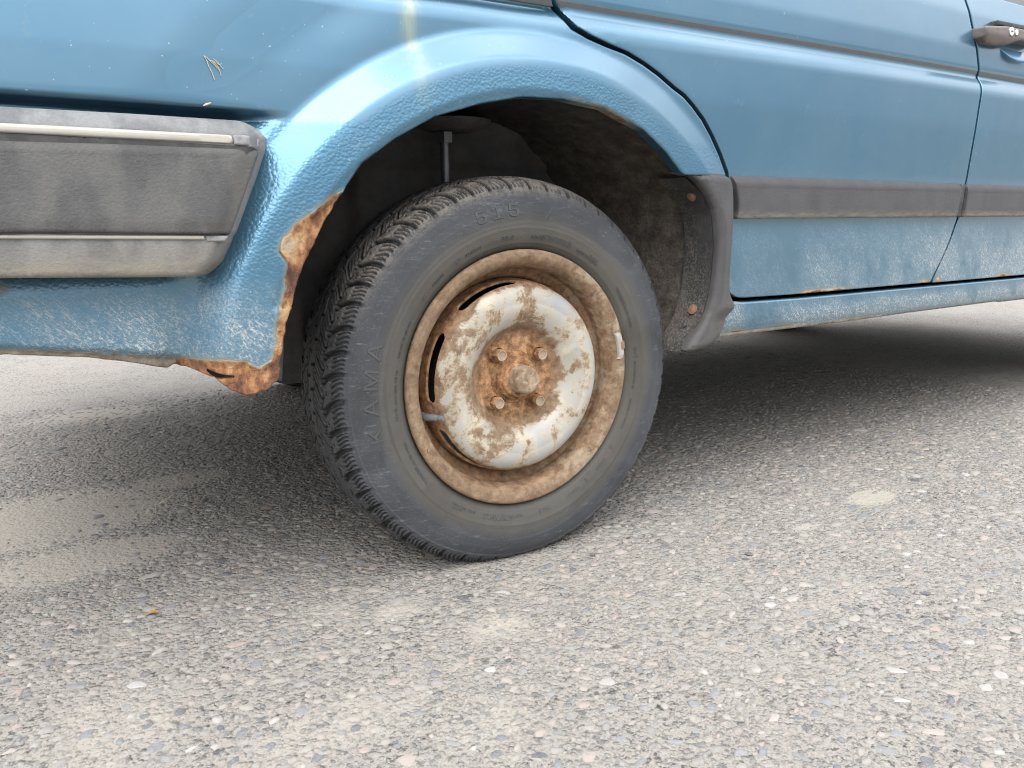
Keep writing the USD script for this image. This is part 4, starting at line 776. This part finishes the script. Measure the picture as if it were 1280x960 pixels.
obj('aggregate', (VV.reshape(-1, 3), FF), 'stone', ground, True, dict(tone=np.repeat(tones[rest], 2 * K + 1), cover=np.repeat(covers[rest], 2 * K + 1)), kind='stuff')
# a few loose bits lying on the ground, on the panel and on the tyre
def loose(x, y, s, tone, label):
    v, f = stone(x, y, s, int(abs(x * 1000)) + 5, False, s * .5); v[:, 2] += float(ground_z(np.array([x]), np.array([y]))[0]); obj('pebble', (v, f), 'stone', '/World', True, dict(tone=np.full(len(v), tone), cover=np.full(len(v), .15)), label=label, category='pebble', group='loose pebbles on the asphalt')
loose(.0905, -.057, .011, .0, 'dark loose pebble on the asphalt just right of the tyre\'s foot')
loose(.405, -.416, .010, .03, 'dark loose pebble on the open asphalt far right of the wheel')
loose(.300, -.190, .012, .05, 'dark loose pebble on the asphalt left of the pale sand patch')
def leaf(x, y, L, W, ang, look, label, catg):
    u = np.linspace(-1, 1, 13); w = np.array([-1, -.5, 0, .5, 1]); P = np.array([(a * L / 2, b * W / 2 * (1 - a * a) ** .6 * (1 + .25 * math.sin(5 * a)), .004 + .25 * abs(b) * W * .3 + .0025 * math.sin(2.4 * a + 1)) for a in u for b in w]); F = []
    for i in range(12):
        for j in range(4): k = i * 5 + j; F += [(k, k + 5, k + 1), (k + 1, k + 5, k + 6)]
    c, s = math.cos(ang), math.sin(ang); P = np.stack([P[:, 0] * c - P[:, 1] * s + x, P[:, 0] * s + P[:, 1] * c + y, P[:, 2]], 1)
    Q = P - [0, 0, .0006]; n = len(P); F = np.array(F); obj(catg.replace(' ', '_'), (np.vstack([P, Q]), np.vstack([F, F[:, ::-1] + n])), look, '/World', True, label=label, category=catg)
leaf(-.531, .105, .017, .008, -.35, 'leaf', 'small dry orange leaf lying on the asphalt left of the wheel', 'leaf')
leaf(-.455, .562, .024, .006, .15, 'straw', 'pale splinter lying on the shaded asphalt under the rear of the car', 'splinter')
ST = [(-.4264, .6985), (-.4225, .6880), (-.4175, .6740)], [(-.4264, .6985), (-.4200, .6930), (-.4120, .6850)], [(-.4210, .6940), (-.4140, .6925), (-.4070, .6865)], [(-.4190, .6935), (-.4130, .6890), (-.4100, .6790)], [(-.4170, .6965), (-.4100, .6900), (-.4085, .6925)]
def on_panel(pts, lift): return [(x, -float(H_quarter(np.array([x]), np.array([z]))[0]) - lift * (1 + i % 2 * .8), z) for i, (x, z) in enumerate(pts)]
obj('dry_straw', cat(*[trimesh.Trimesh(*tube(on_panel([p for a, b in zip(s[:-1], s[1:]) for p in (a, tuple((np.array(a) + b) / 2 + .0004))] + [s[-1]], .0010), [.00034] * 5, 8), process=False) for s in ST]), 'straw', '/World', 40, label='wisp of dry straw stuck to the blue rear panel above the bumper', category='straw')
obj('grass_seed', tube([(-.4325, -.0262, .6455), (-.4290, -.0275, .6470), (-.4240, -.0270, .6490)], [.0005, .0014, .0005], 8), 'straw', '/World', 40, label='pale grass seed on the ledge above the bumper', category='seed')
